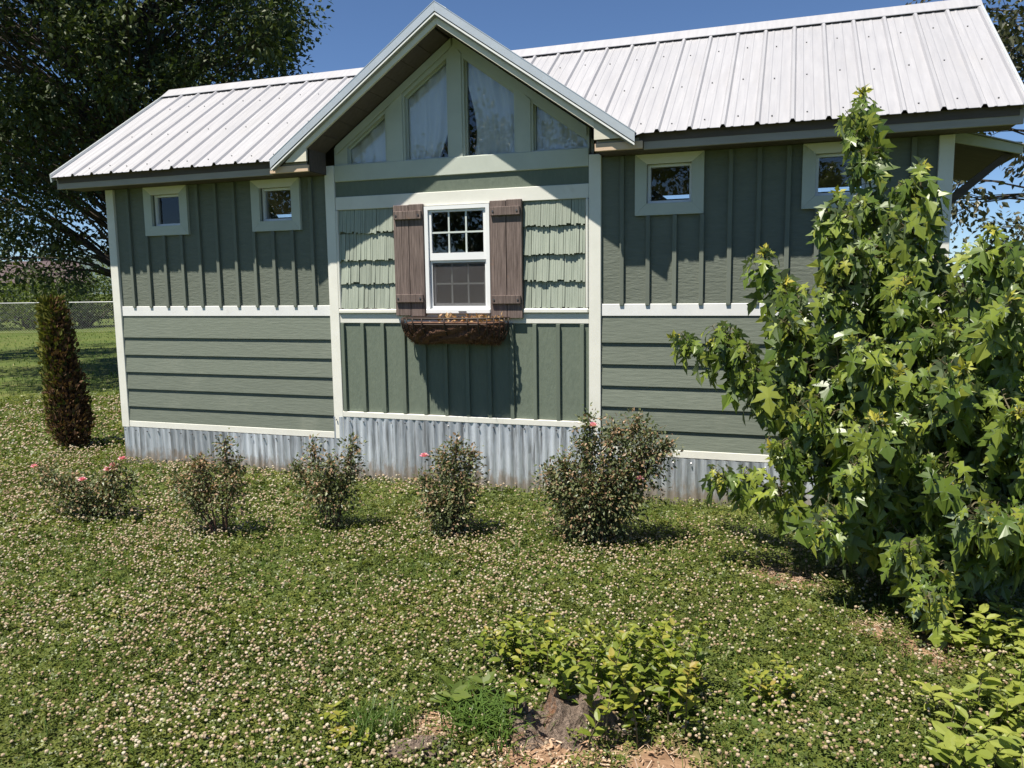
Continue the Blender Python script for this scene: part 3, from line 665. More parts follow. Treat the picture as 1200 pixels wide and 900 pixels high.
# ================================================================== PLANTS
DIA = [(0, 0, 0), (.28, .45, .07), (0, 1, -.05), (-.28, .45, .07)]; DIAF = [(0, 1, 2), (0, 2, 3)]
OV = [(0, 0, 0), (.17, .16, .05), (.26, .42, .07), (.17, .74, .03), (0, 1, -.10), (-.17, .74, .03), (-.26, .42, .07), (-.17, .16, .05), (0, .30, -.01), (0, .62, -.02)]
OVF = [(0, 1, 8), (1, 2, 8), (2, 9, 8), (2, 3, 9), (3, 4, 9), (9, 4, 5), (9, 5, 6), (8, 9, 6), (8, 6, 7), (8, 7, 0)]
half = [(0, 0), (.06, -.03), (.18, -.07), (.36, -.02), (.22, .08), (.14, .17), (.36, .22), (.41, .34), (.60, .50), (.42, .48), (.27, .44), (.09, .36), (.14, .54), (.28, .66), (.20, .70), (.16, .80), (.08, .88)]
ol = half + [(0, 1.02)] + [(-x, y) for x, y in half[1:][::-1]]
MPL = np.array([(x, y, .24 * abs(x) - .20 * y * y) for x, y in ol] + [(0, .36, -.03)]); nM = len(ol)
MPLF = [(i, (i + 1) % nM, nM) for i in range(nM)]

def bez(p0, p1, p2, n):
    t = np.linspace(0, 1, n)[:, None]; return (1 - t) ** 2 * np.array(p0) + 2 * t * (1 - t) * np.array(p1) + t * t * np.array(p2)
def cloud(c, rad, n, squash=1.0):
    d = rdir(n) * (rng.uniform(0, 1, n) ** .5)[:, None] * rad; d[:, 2] *= squash; return np.asarray(c) + d

def tree(name, base, trunk_h, crown_c, crown_r, nclump, per, clump_r, leaf, mat, label, seed, group=None, keep=None, trunk_r=.28, droop=.25, barkmat='bark'):
    global rng
    rng = np.random.default_rng(seed); base = np.array(base, float); cc = np.array(crown_c, float); cr = np.array(crown_r, float)
    t = thing(name, tuple(base), label, 'tree', group)
    top = np.array([cc[0], cc[1], cc[2] + cr[2] * .55]); tk = bez(base, [base[0] + .1, base[1], trunk_h], top, 14)
    tk[1:-1] += rng.normal(0, .05, (12, 3)); part('trunk', tube(tk, np.linspace(trunk_r, .03, 14) * np.r_[1.35, np.ones(13)], 9), M[barkmat], t, True)
    C = []
    while len(C) < nclump:
        d = rdir(1)[0] * rng.uniform(.15, 1) ** .45; p = cc + d * cr * (1 + .12 * math.sin(5 * math.atan2(d[1], d[0]) + seed))
        if keep is None or keep(p): C.append(p)
    C = np.array(C); lb = MB(); mb = MB()
    for c in C:
        zt = np.clip(c[2] - .55 * np.hypot(*(c - cc)[:2]) - .5, trunk_h * .55, top[2] - .4); k = np.argmin(abs(tk[:, 2] - zt)); a = tk[k]
        mid = (a + c) / 2 + [0, 0, .22 * np.linalg.norm(c - a)] + rng.normal(0, .12, 3); L = np.linalg.norm(c - a)
        tube(bez(a, mid, c, 6), np.linspace(.012 + .006 * L, .005, 6), 4, mb, cap=False)
        for q in range(3):
            e = c + rdir(1)[0] * clump_r * .9; tube(bez(c * .75 + a * .25 + (mid - (a + c) / 2) * .4, c, e, 4), [.010, .008, .006, .003], 3, mb, cap=False)
        n = int(per * rng.uniform(.55, 1.45)); P = cloud(c, clump_r * rng.uniform(.7, 1.3), n, .75)
        D = unit(P - c) * .6 + rdir(n) * .7 + np.array([0, 0, -droop]); N = rdir(n) * .8 + np.array([0, 0, .8])
        scatter(lb, DIA, DIAF, frames(D, N), P, rng.uniform(.65, 1.25, n) * leaf, np.clip(rng.normal(.45, .2) + rng.normal(0, .2, n), 0, 1))
    part('limbs', mb, M[barkmat], t); part('crown', lb, M[mat], t, kind='stuff')
    return t
# the big tree behind the left end
def keep_l(p):
    # thinner on the outer left and low down, so that sky shows through
    u = (p[0] + 13.6) * .66 + (p[1] - 12.6) * .75      # metres to the right across the view
    if p[2] < 2.6 and rng.random() < .5: return False
    if u < -2.4 and rng.random() < .6: return False
    if p[2] < 4.4 and u < 1.5 and rng.random() < .45: return False
    return True
tree('broadleaf_tree', (-12.9, 13.75, 0), 3.2, (-13.75, 12.85, 7.3), (4.8, 4.8, 5.6), 600, 190, .66, .12, 'tree_leaf', 'big dark leafy tree rising behind the left end of the cottage', 21, keep=keep_l, trunk_r=.24)
tree('broadleaf_tree', (6.3, 14.6, 0), 3.5, (5.4, 14.8, 6.3), (4.5, 4.2, 4.4), 190, 120, .55, .12, 'tree_leaf_b', 'olive brown drooping tree behind the right end of the roof', 22, trunk_r=.25, droop=.7)
tree('broadleaf_tree', (-21.5, 14.6, 0), 2.5, (-21.3, 14.8, 5.6), (3.2, 3.2, 4.0), 110, 110, .6, .14, 'tree_leaf', 'dark tree at the far left edge of the picture beside the fence', 23)
# trees across the yard that the window panes mirror
for (x, y, h, s) in ((-19, -17, 8.5, 31), (-11.5, -20, 9.5, 32), (-2.0, -19, 9.5, 33)):
    tree('yard_tree', (x, y, 0), 3.0, (x, y, h * .52), (h * .46, h * .40, h * .46), 95, 90, .85, .24, 'tree_leaf', {31: 'leafy tree across the yard mirrored in the leftmost small window', 32: 'tallest leafy tree across the yard mirrored in the gable panes', 33: 'leafy tree across the yard mirrored in the right small windows'}[s], s, 'trees across the yard seen only in the window glass')
rng = np.random.default_rng(50)
def shrub(name, base, rad, h, n, leaf, mat, label, group=None, cat='shrub'):
    base = np.array(base, float); t = thing(name, tuple(base), label, cat, group); st = MB(); lb = MB()
    nc = max(8, n // 90)
    for k in range(nc):
        a = rng.uniform(0, 6.28); q = rng.uniform(0, 1) ** .6; z = h * rng.uniform(.18, .92); rr = rad * q * math.sqrt(max(.05, 1 - (z / h - .45) ** 2 * 2.2))
        c = base + [rr * math.cos(a), rr * math.sin(a), z]; tube(bez(base + [.1 * math.cos(a), .1 * math.sin(a), 0], base + [rr * .3 * math.cos(a), rr * .3 * math.sin(a), z * .6], c, 5), np.linspace(.03, .006, 5) * (h / 2.5), 4, st, cap=False)
        m = n // nc; P = cloud(c, rad * .36, m, .9); P[:, 2] = np.maximum(P[:, 2], .03)
        scatter(lb, DIA, DIAF, frames(unit(P - c) * .5 + rdir(m) * .8, rdir(m) * .8 + [0, 0, .7]), P, rng.uniform(.6, 1.3, m) * leaf, np.clip(rng.normal(.5, .2) + rng.normal(0, .18, m), 0, 1))
    part('stems', st, M['bark'], t); part('foliage', lb, M[mat], t, kind='stuff'); return t
for k, (x, y, r, h, m, lab) in enumerate((
    (-36.6, 26.0, 2.6, 2.5, 'shrub_leaf', 'dark green shrub behind the fence at the picture edge'),
    (-34.2, 28.4, 2.5, 2.3, 'shrub_leaf_y', 'light green shrub behind the fence below the brown roof'),
    (-32.4, 30.0, 2.3, 2.5, 'shrub_leaf', 'dark rounded shrub behind the fence and the slim conifer'),
    (-30.6, 31.8, 2.5, 4.0, 'shrub_leaf_y', 'bright yellow green bush behind the fence next to the cottage corner'),
    (-27.0, 34.0, 2.4, 3.3, 'shrub_leaf', 'green bush behind the fence partly hidden by the cottage corner'))):
    shrub('fence_shrub', (x, y, 0), r, h, 5200, .15, m, lab, 'shrubs behind the chain link fence')
shrub('hedge_shrub', (2.9, 12.6, 0), 1.25, 2.75, 2600, .085, 'tree_leaf_b', 'olive hedge bush beyond the right corner of the cottage', 'bushes right of the cottage')
shrub('hedge_shrub', (5.2, 13.2, 0), 1.6, 2.5, 2400, .085, 'shrub_leaf', 'green hedge bush farther right behind the young maple', 'bushes right of the cottage')

# ---- chain link fence
FA, FB = np.array([-40.5, 20.5]), np.array([-20.0, 27.7]); fd = (FB - FA) / np.linalg.norm(FB - FA); FL = np.linalg.norm(FB - FA)
FA = np.array([-30.39, 24.77]) - fd * 10.0
fence = thing('chain_link_fence', (FA[0], FA[1], 0), 'grey chain link fence across the far lawn at the left', 'fence')
for k in range(9):
    p = FA + fd * k * 2.95
    tube_ = tube([(p[0], p[1], 0), (p[0], p[1], 1.30)], .03, 7); tube([(p[0], p[1], 1.30), (p[0], p[1], 1.34)], [.035, .01], 7, tube_); part('post', tube_, M['galv'], fence)
p0, p1 = FA, FA + fd * 8 * 2.95
part('top_rail', tube([(p0[0], p0[1], 1.28), (p1[0], p1[1], 1.28)], .024, 6), M['galv'], fence)
wm = MB(); L_ = 8 * 2.95; hgt = 1.22
for s in np.arange(-hgt, L_, .11):
    for dr in (1, -1):
        a0, a1 = max(0, s), min(L_, s + hgt)
        z0, z1 = .03 + (a0 - s), .03 + (a1 - s)
        if dr < 0: z0, z1 = .03 + hgt - (a0 - s), .03 + hgt - (a1 - s)
        A = FA + fd * a0; B = FA + fd * a1; tube([(A[0], A[1] - .03, z0), (B[0], B[1] - .03, z1)], .0035, 3, wm, cap=False)
part('mesh_wire', wm, M['galv'], fence, kind='stuff')
# ---- neighbour's house, mostly hidden
nb = thing('neighbour_house', (-46.5, 39.2, 0), 'brown roofed house far behind the fence and shrubs', 'house')
def rot_pts(pts, c, a): ca, sa = math.cos(a), math.sin(a); return [(c[0] + x * ca - y * sa, c[1] + x * sa + y * ca, z) for x, y, z in pts]
bxv = [(x, y, z) for z in (0, 2.3) for y in (-3.5, 3.5) for x in (-3, 3)]; BF = [(0, 2, 3, 1), (4, 5, 7, 6), (0, 1, 5, 4), (2, 6, 7, 3), (0, 4, 6, 2), (1, 3, 7, 5)]
part('wall', MB().add(rot_pts(bxv, (-46.5, 39.2), .72), BF), M['nwall'], nb)
rv = [(-3.5, -4, 2.3), (3.5, -4, 2.3), (3.5, 4, 2.3), (-3.5, 4, 2.3), (-2.6, 0, 3.75), (2.6, 0, 3.75)]
nr = part('roof', MB().add(rot_pts(rv, (-46.5, 39.2), .72), [(0, 1, 5, 4), (1, 2, 5), (2, 3, 4, 5), (3, 0, 4), (3, 2, 1, 0)]), M['nroof'], nb)
part('chimney', MB().add(rot_pts([(x, y, z) for z in (3.2, 4.1) for y in (.6, 1.1) for x in (.4, .9)], (-46.5, 39.2), .72), BF), M['nroof'], nr)
for xx in (-1.5, 1.3): part('window', MB().add(rot_pts([(xx + x, -3.52 + y, z) for z in (.9, 2.0) for y in (-.03, .03) for x in (-.5, .5)], (-46.5, 39.2), .72), BF), M['glass'], nb)

# ---- slim conifer by the left corner
rng = np.random.default_rng(61); cb = np.array([-7.24, 6.42, 0.])
ced = thing('columnar_conifer', tuple(cb), 'slim half brown columnar conifer standing on the lawn left of the cottage', 'conifer')
tkp = np.array([cb + [0, 0, z] + np.array([-.17, 0.02, 0]) * (z / 1.6) for z in np.linspace(0, 1.55, 8)]); part('trunk', tube(tkp, np.linspace(.035, .008, 8), 6), M['bark'], ced)
mb = MB(); n = 8500; z = .06 + 1.56 * rng.uniform(0, 1, n) ** .95; u = z / 1.62
R = (.155 + .03 * np.sin(u * 7)) * np.clip(1.10 - u ** 5.0 * .75, .12, 1) * np.clip(.70 + u * 2.2, 0, 1); a = rng.uniform(0, 2 * np.pi, n); q = rng.uniform(.35, 1, n) ** .5 * (1 + .16 * np.sin(a * 5 + z * 13))
P = np.stack([cb[0] - .17 * u + R * q * np.cos(a), cb[1] + R * q * np.sin(a), z], -1); tuftc = rng.integers(0, 90, n); P += (rng.normal(0, .035, (90, 3)) * [1, 1, .6])[tuftc] * (np.sin(a * 3 + z * 9) > -.2)[:, None]; outw = np.stack([np.cos(a), np.sin(a), 0 * a], -1)
D = outw * .55 + np.array([0, 0, .75]) + rdir(n) * .55
green = (np.cos(a - 3.6) * .34 + u * .8 + rng.normal(0, .2, n)) > .50
scatter(mb, DIA, DIAF, frames(D, outw + rdir(n) * .9), P, rng.uniform(.03, .075, n), np.where(green, rng.uniform(.72, 1, n), np.clip(rng.normal(.32, .17, n), 0, .6)))
part('foliage', mb, M['cedar'], ced, kind='stuff')

# ---- roses
PETF = [(0, 1, 2), (0, 2, 3), (0, 3, 4)]
def bloom(pos, r, parent):
    mb = MB(); P = []; D = []; N = []; S = []
    for ring, (k, tilt, s) in enumerate(((6, .15, 1.0), (6, .65, .95), (5, 1.1, .85), (3, 1.4, .7))):
        for i in range(k):
            an = 6.283 * i / k + ring * .5 + rng.uniform(-.2, .2); d = np.array([math.cos(an) * math.cos(tilt), math.sin(an) * math.cos(tilt), math.sin(tilt)]); D.append(d); N.append([-math.cos(an) * .3, -math.sin(an) * .3, 1]); P.append(pos); S.append(r * s)
    k = len(P); scatter(mb, [(0, 0, 0), (.42, .45, .10), (.34, .95, .22), (-.34, .95, .22), (-.42, .45, .10)], PETF, frames(np.array(D), np.array(N, float)), np.array(P, float), np.array(S), np.clip(rng.normal(.5, .3, k), 0, 1))
    return part('bloom', mb, M['rose_pink'], parent)
def rose(base, tips, nleaf, spread, blooms, label, red=.25, low=.12, lean=0):
    base = np.array([*base, 0.]); t = thing('rose_bush', tuple(base), label, 'rose bush', 'rose bushes along the cottage front'); lb = MB(); allP = []; 
    for (dx, dy, h, w) in tips:
        tip = base + [dx, dy, h]; b0 = base + [dx * .12, dy * .12 + rng.normal(0, .02), 0]
        c = bez(b0, b0 + [dx * .35, dy * .35, h * .55], tip, 9); c[2:-1] += rng.normal(0, .008, (6, 3))
        part('cane', tube(c, np.linspace(.0075, .0028, 9), 5), M['cane'], t)
        m = int(nleaf * w * 4.2); s = low + (1 - low) * rng.uniform(0, 1, m) ** .75; i0 = np.minimum((s * 8).astype(int), 7); f = (s * 8 - i0)[:, None]
        C = c[i0] * (1 - f) + c[i0 + 1] * f
        # short side shoots carry the leaves
        off = rdir(m) * (spread * (.35 + .65 * np.sin(np.pi * np.clip(s, .08, .96))))[:, None] * (rng.uniform(.15, 1.6, m) ** 1.5)[:, None]; P = C + off; P[:, 2] = np.maximum(P[:, 2], .04)
        v = np.clip(np.where(rng.random(m) < red * (.15 + .8 * s) * rng.uniform(.2, 1.4), rng.normal(.84, .1, m), rng.normal(.40, .20, m)), 0, 1)
        D = unit(off) + rdir(m) * .8 + [0, 0, -.15]
        scatter(lb, DIA, DIAF, frames(D, rdir(m) * .8 + [0, 0, .9]), P, rng.uniform(.018, .037, m), v)
        for q in range(max(3, m // 70)):
            k = rng.integers(0, m); tube([C[k], (C[k] + P[k]) / 2 + [0, 0, .01], P[k]], [.0028, .002, .0015], 3, lb, .9, cap=False)
    part('foliage', lb, M['rose_leaf'], t, kind='stuff')
    for (x, y, z) in blooms: bloom(base + [x, y, z], .034, t)
    return t
rng = np.random.default_rng(71)
rose((-4.78, 4.42), [(-.50, -.05, .34, .18), (-.34, .1, .30, .18), (-.60, .0, .40, .06), (-.30, -.12, .36, .14), (-.18, -.08, .30, .18), (.02, .04, .30, .2), (.20, 0, .44, .15), (.26, .08, .34, .14)], 900, .10,
     [(-.62, 0, .37), (.16, 0, .43), (.20, .04, .47), (.13, -.03, .40), (-.04, -.1, .33)], 'low spreading rose bush with five pink blooms, nearest the slim conifer', .22)
rose((-3.64, 4.36), [(-.36, .0, .40, .18), (-.24, .06, .52, .17), (-.10, -.05, .55, .2), (.06, .02, .70, .15), (.13, .04, .52, .15), (-.2, -.1, .38, .15), (.16, -.05, .42, .08)], 780, .085, [],
     'leggy rose bush with bare reddish canes, second from the left', .42, .42)
rose((-2.96, 4.70), [(-.30, .0, .46, .18), (-.18, .05, .60, .18), (.02, -.04, .52, .18), (.17, .02, .66, .16), (.12, .06, .5, .15), (-.05, -.08, .4, .15)], 850, .09, [],
     'forked rose bush with olive leaves in front of the seam between the skirtings', .30, .28)
rose((-2.10, 4.82), [(-.20, .0, .40, .16), (-.08, .05, .58, .2), (.05, -.02, .68, .2), (.14, .03, .60, .2), (.10, -.06, .42, .14), (-.14, -.08, .30, .14)], 1250, .10, [(-.20, 0, .55)],
     'rounded rose bush with a single pink bloom below the window planter', .34, .05)
rose((-1.16, 4.95), [(-.30, .0, .48, .12), (-.18, -.05, .56, .13), (-.05, .03, .70, .12), (-.02, 0, .86, .1), (.16, .02, .80, .12), (.30, .06, .86, .1), (.50, .04, .70, .14), (.40, .0, .78, .1), (.36, .08, .62, .1), (.22, -.08, .52, .13), (.02, -.12, .46, .13), (-.22, .1, .34, .1), (.18, .1, .32, .1)], 2900, .115, [(.02, -.05, .80), (.32, -.06, .47)],
     'largest and tallest rose bush in front of the right corner board', .22, .04)

# ---- leaf-by-leaf plants: the largest leaves are parts, the rest one mass
MPA = MPL.copy(); MPA[:, 2] += -.22 * MPA[:, 1] ** 2 - .25 * MPA[:, 0] ** 2; MPA[:, 0] += .08 * MPA[:, 1] ** 2
MPB = MPL.copy(); MPB[:, 0] *= .80; MPB[:, 2] = .10 * np.abs(MPB[:, 0]) + .16 * np.sin(MPB[:, 1] * 3.4) - .10 * MPB[:, 1]; MPB[:, 0] -= .06 * MPB[:, 1] ** 2
MPC = MPL.copy(); MPC[:, 2] = .55 * np.abs(MPC[:, 0]) - .35 * MPC[:, 1] ** 2; MPC[:, 0] *= .9
def leafy(parent, variants, mat, P, D, N, S, V, nsep=300):
    """variants: (v, f); V in 0..1 picks a colour"""
    P, D, N, S, V = map(np.asarray, (P, D, N, S, V)); F = frames(D, N); app = S / np.linalg.norm(P - CAM, axis=1)
    order = np.argsort(-app); sep = order[:nsep]; rest = order[nsep:]; vs, f = variants; vs = [vs] if isinstance(vs[0], tuple) else vs; pick = rng.integers(0, len(vs), len(P))
    bins = 7; mesh = {}
    for b in range(bins):
        for q, v in enumerate(vs): me = MB().add(v, f, (b + .5) / bins).mesh('leaf'); me.materials.append(mat); mesh[b, q] = me
    for k in sep:
        o = bpy.data.objects.new('leaf', mesh[min(bins - 1, int(V[k] * bins)), pick[k]]); COL.objects.link(o); o.parent = parent
        o.matrix_local = Matrix.Translation(Vector(P[k]) - WL[parent]) @ Matrix(F[k].tolist()).to_4x4() @ Matrix.Scale(S[k], 4)
    if len(rest):
        mb = MB()
        for q, v in enumerate(vs): s_ = rest[pick[rest] == q]; scatter(mb, v, f, F[s_], P[s_], S[s_], V[s_])
        part('foliage', mb, mat, parent, kind='stuff')

# ---- young maple
rng = np.random.default_rng(81); MBASE = np.array([.86, 4.72, 0.])
maple = thing('maple_sapling', tuple(MBASE), 'young many stemmed maple with big pale green leaves at the right', 'maple')
TIPS = [(.37, 4.75, 2.70), (.63, 4.5, 2.27), (.92, 4.3, 1.94), (-.12, 4.9, 1.88), (.0, 4.7, 1.70), (.21, 4.6, 1.72), (-.64, 5.0, 1.36), (-.4, 4.9, 1.34), (.25, 4.6, 2.16), (.78, 4.0, 1.30), (.42, 4.0, 1.05), (.34, 4.1, .75), (.93, 4.0, 1.60), (.99, 3.9, 1.12), (.2, 4.2, .42), (-.34, 4.7, .55), (.68, 3.98, .17), (.9, 3.9, .62), (1.11, 4.6, 1.86), (.57, 4.4, 1.68), (-.22, 4.8, 1.19), (-.04, 4.7, .76), (1.19, 4.3, 1.79), (1.2, 4.0, 1.22), (1.18, 3.9, .70), (.73, 4.05, .78), (.59, 4.1, .37), (.11, 4.8, 1.35), (.75, 4.6, 1.81), (.34, 4.3, 1.39), (.51, 4.7, 2.04), (.15, 4.5, 1.0), (.55, 4.25, 1.25), (1.45, 4.4, 1.5), (1.5, 4.2, .9), (1.0, 4.9, 1.7), (.3, 5.0, 1.5), (.75, 4.25, .55), (.45, 4.35, .5), (.95, 4.1, .35), (1.1, 4.0, .9), (.6, 4.5, .95), (1.25, 4.2, .4), (.9, 4.3, 1.15)]
LP, LD, LN, LS, LVv = [], [], [], [], []; tw = MB()
def stem_leaves(c, s0, step, big, tipn=6, young=1.0):
    seg = np.linalg.norm(np.diff(c, axis=0), axis=1); cum = np.r_[0, np.cumsum(seg)]; L = cum[-1]; d = s0; k = 0
    while d < L:
        i = min(np.searchsorted(cum, d) - 1, len(seg) - 1); i = max(i, 0); f = (d - cum[i]) / seg[i]; p = c[i] * (1 - f) + c[i + 1] * f; T = unit(c[i + 1] - c[i])
        left = (L - d); yo = math.exp(-left / .075); a0 = k * math.pi / 2 + rng.uniform(-.4, .4)
        for q in (0, math.pi):
            u = unit(np.cross(T, [math.cos(a0 * .7), .3, .5])); w = np.cross(T, u); o = u * math.cos(a0 + q) + w * math.sin(a0 + q)
            o = unit(o + np.array([0, 0, .15])); pl = (.035 + .05 * rng.random()) * (1 - .6 * yo); e = p + o * pl
            size = big * rng.uniform(.45, 1.18) * (1 - .55 * yo); horiz = unit(o * [1, 1, .2])
            dr = horiz * rng.uniform(.25, .8) + np.array([0, 0, -rng.uniform(.7, 1.8)]) * (1 - .3 * yo) + rng.normal(0, .22, 3)
            LP.append(e); LD.append(dr); LN.append(horiz * .7 + np.array([0, -.15, .8]) + rng.normal(0, .38, 3)); LS.append(size)
            LVv.append(np.clip(min(.64, .34 + .19 * rng.normal()) + .30 * young * yo ** 1.5, 0, .80)); tube([p, (p + e) / 2 + [0, 0, .006], e], [.0022, .0017, .0014], 3, tw, cap=False)
        d += step * (1 - .55 * yo); k += 1
    for q in range(tipn):
        LP.append(c[-1]); LD.append(rng.normal(0, .55, 3) + [0, 0, .35]); LN.append(rng.normal(0, 1, 3) + [0, -.4, .4]); LS.append(big * .38); LVv.append(rng.uniform(.70, .88))
for k, tip in enumerate(TIPS):
    tip = np.array(tip); d = tip - MBASE; b0 = MBASE + np.array([d[0] * .10 + rng.normal(0, .04), d[1] * .10 + rng.normal(0, .04), 0])
    hi = tip[2] > 1.6; low = tip[2] < .5
    ctrl = MBASE + np.array([d[0] * (.75 if hi else .55), d[1] * (.75 if hi else .55), tip[2] * (.50 if hi else .85) + (.25 if low else 0)])
    c = bez(b0, ctrl, tip, 14); c[2:-2] += rng.normal(0, .012, (10, 3)); L = np.linalg.norm(np.diff(c, axis=0), axis=1).sum()
    part('stem', tube(c, np.linspace(.014 if hi else .009, .003, 14), 6), M['stem'], maple, True)
    big = .172 if tip[1] < 4.6 else .155
    stem_leaves(c, L * (.22 if hi else .28), .034, big)
    for q in range(17 if hi else 9):
        i = rng.integers(3, 13); p = c[i]; o = rdir(1)[0]; o[2] = abs(o[2]) * .5 + .1; o[1] -= .25; ln = rng.uniform(.12, .25) * (1.22 - i / 24)
        cc_ = bez(p, p + unit(o) * ln * .6 + [0, 0, .02], p + unit(o) * ln + [0, 0, .05], 6); cc_[:, 2] = np.maximum(cc_[:, 2], .08)
        tube(cc_, np.linspace(.005, .002, 6), 4, tw, cap=False); stem_leaves(cc_, ln * .15, .036, big * .95, 0, .42)
part('twigs', tw, M['stem'], maple, kind='stuff')
LP = np.array(LP); LP[:, 2] = np.maximum(LP[:, 2], .10)
leafy(maple, ([MPL, MPA, MPB, MPC], MPLF), M['maple'], LP, LD, LN, LS, LVv)

# ---- stump, root and the sprouts round them
def lump(name, c, r, h, mat, label, cat, seed, parent=None, taper=.7, jag=.06, hollow=0):
    r2 = np.random.default_rng(seed); n, m = 40, 14; v = []
    ph = r2.uniform(0, 6.28, 6)
    for j in range(m + 1):
        t = j / m
        for i in range(n):
            a = 2 * math.pi * i / n; fl = (1 - t) ** 2.2 * .55; rr = (1 + .16 * math.sin(3 * a + ph[0]) + .10 * math.sin(5 * a + ph[1] + t) + .06 * math.sin(11 * a + ph[2]) + .05 * math.sin(23 * a + ph[3] + 3 * t))
            k = (taper + fl + (1 - t) * (1 - taper)) * rr; top = h * (1 + .28 * math.sin(2 * a + ph[4]) + .12 * math.sin(7 * a + ph[5]) + r2.normal(0, jag) * .5)
            v.append((c[0] + r[0] * k * math.cos(a), c[1] + r[1] * k * math.sin(a), -.02 + top * t + r2.normal(0, .003)))
    o = len(v); v.append((c[0], c[1], h * .72)); ring2 = []
    for i in range(n):
        a = 2 * math.pi * i / n; ring2.append((c[0] + r[0] * taper * .55 * math.cos(a), c[1] + r[1] * taper * .55 * math.sin(a), h * .78 + r2.normal(0, .008)))
    v += ring2; top0 = m * n
    f = [(j * n + i, j * n + (i + 1) % n, (j + 1) * n + (i + 1) % n, (j + 1) * n + i) for j in range(m) for i in range(n)] + [(top0 + i, top0 + (i + 1) % n, o + 1 + (i + 1) % n, o + 1 + i) for i in range(n)] + [(o + 1 + i, o + 1 + (i + 1) % n, o) for i in range(n)]
    return part(name, MB().add(v, f), M[mat], parent, label=label, cat=cat)
stump = thing('tree_stump', (-.72, 2.78, 0), 'broken weathered tree stump half hidden by sprouts in the foreground', 'stump')
lump('stump_base', (-.72, 2.80), (.14, .10), .13, 'stump', None, None, 3, stump); lump('stump_flare', (-.90, 2.72), (.12, .09), .085, 'stump', None, None, 4, stump, .5)
rt = MB(); path = bez((-1.36, 2.36, -.005), (-1.22, 2.44, .05), (-1.08, 2.53, -.01), 22); n = 18; vv = []
r2 = np.random.default_rng(9)
for i, p in enumerate(path):
    w = .055 * math.sin(math.pi * (i + 1.5) / 24) ** .6
    for j in range(n):
        a = 2 * math.pi * j / n; k = 1 + .14 * math.sin(9 * a + .15 * i) + .08 * math.sin(17 * a) + r2.normal(0, .03); vv.append((p[0] + .5 * w * k * math.cos(a), p[1] - .8 * w * k * math.cos(a), p[2] + w * .8 * k * math.sin(a)))
rt.add(vv, [(i * n + j, i * n + (j + 1) % n, (i + 1) * n + (j + 1) % n, (i + 1) * n + j) for i in range(21) for j in range(n)])
part('surface_root', rt, M['stump'], None, label='weathered grey root breaking the soil between the grass tufts', cat='root')
rng = np.random.default_rng(91)
ch = MB(); n = 700; P = np.stack([rng.normal(-.80, .26, n), rng.normal(2.62, .17, n), rng.uniform(.0, .014, n)], -1)
scatter(ch, [(-.12, 0, 0), (.12, .05, .03), (.10, 1, 0), (-.08, .9, .02)], [(0, 1, 2), (0, 2, 3)], frames(rdir(n) * [1, 1, .25], rdir(n) * .4 + [0, 0, 1]), P, rng.uniform(.012, .045, n), rng.uniform(0, 1, n))
part('wood_chips', ch, M['chip'], None, kind='stuff', label='reddish wood chips and rotten bark round the stump', cat='wood chips')
def sprouts(name, label, cat, spots, mat, leaf, nst, hrange, spread, seed, shape=(OV, OVF), step=.028, nsep=300, group=None, up=.55, base_v=.5):
    global rng
    rng = np.random.default_rng(seed); sp = np.array(spots, float); b = sp.mean(0); t = thing(name, (b[0], b[1], 0), label, cat, group); st = MB(); P, D, N, S, V = [], [], [], [], []
    for k in range(nst):
        q = sp[k % len(sp)]; o = np.array([q[0] + rng.normal(0, spread * .45), q[1] + rng.normal(0, spread * .45), 0]); h = rng.uniform(*hrange); a = rng.uniform(0, 6.28); ln = rng.uniform(.1, .6) * h
        c = bez(o, o + [0.1 * ln * math.cos(a), .1 * ln * math.sin(a), h * .6], o + [ln * math.cos(a), ln * math.sin(a), h], 9); tube(c, np.linspace(.0032, .0012, 9), 4, st, .4, cap=False)
        m = max(3, int(h / step)); vk = rng.normal(base_v, .12)
        for i in range(m):
            s = .18 + .82 * (i + 1) / m; j = min(int(s * 8), 7); p = c[j] + (c[j + 1] - c[j]) * (s * 8 - j); an = i * 2.4 + a
            for sd in (0, math.pi):
                hd = np.array([math.cos(an + sd), math.sin(an + sd), 0]); P.append(p); D.append(hd + [0, 0, up * rng.uniform(-.2, 1.2)] + rng.normal(0, .15, 3)); N.append(np.array([0, -.15, 1]) - hd * .3 + rng.normal(0, .25, 3))
                S.append(leaf * rng.uniform(.6, 1.15) * (1 - .35 * s)); V.append(np.clip(vk + .35 * (s - .6) + rng.normal(0, .1), 0, .99))
    part('stems', st, M['stem'], t, kind='stuff'); leafy(t, shape, M[mat], P, D, N, S, V, nsep); return t
sprouts('stump_sprouts', 'yellow green leafy shoots sprouting thickly round the broken stump', 'shoots', [(-.55, 2.92), (-.45, 3.02), (-.62, 3.05), (-.36, 2.9), (-.70, 2.95), (-.5, 3.12), (-.30, 3.02), (-.74, 2.86), (-.60, 2.80)], 'sprout', .072, 46, (.12, .38), .20, 101, step=.030, up=.9, base_v=.42)
sprouts('stump_sprouts', 'lower tuft of yellow green shoots left of the stump', 'shoots', [(-.98, 3.08), (-.88, 3.16), (-1.05, 3.2)], 'sprout', .065, 26, (.10, .24), .14, 102, nsep=120)
sprouts('weed_plant', 'small yellow green weed in the clover right of the stump', 'weed', [(-.06, 3.16), (-.0, 3.22)], 'sprout', .06, 14, (.07, .16), .10, 103, nsep=80)
sprouts('weed_plant', 'tangle of pale broad leaved weeds in the lower right corner below the maple', 'weed', [(.78, 3.25), (.92, 3.4), (1.06, 3.6), (.70, 3.05), (.95, 3.15), (1.12, 3.85), (1.25, 3.5), (1.15, 3.3), (.62, 2.9), (1.3, 3.8)], 'weed', .10, 62, (.06, .22), .17, 104, up=.6, step=.034)
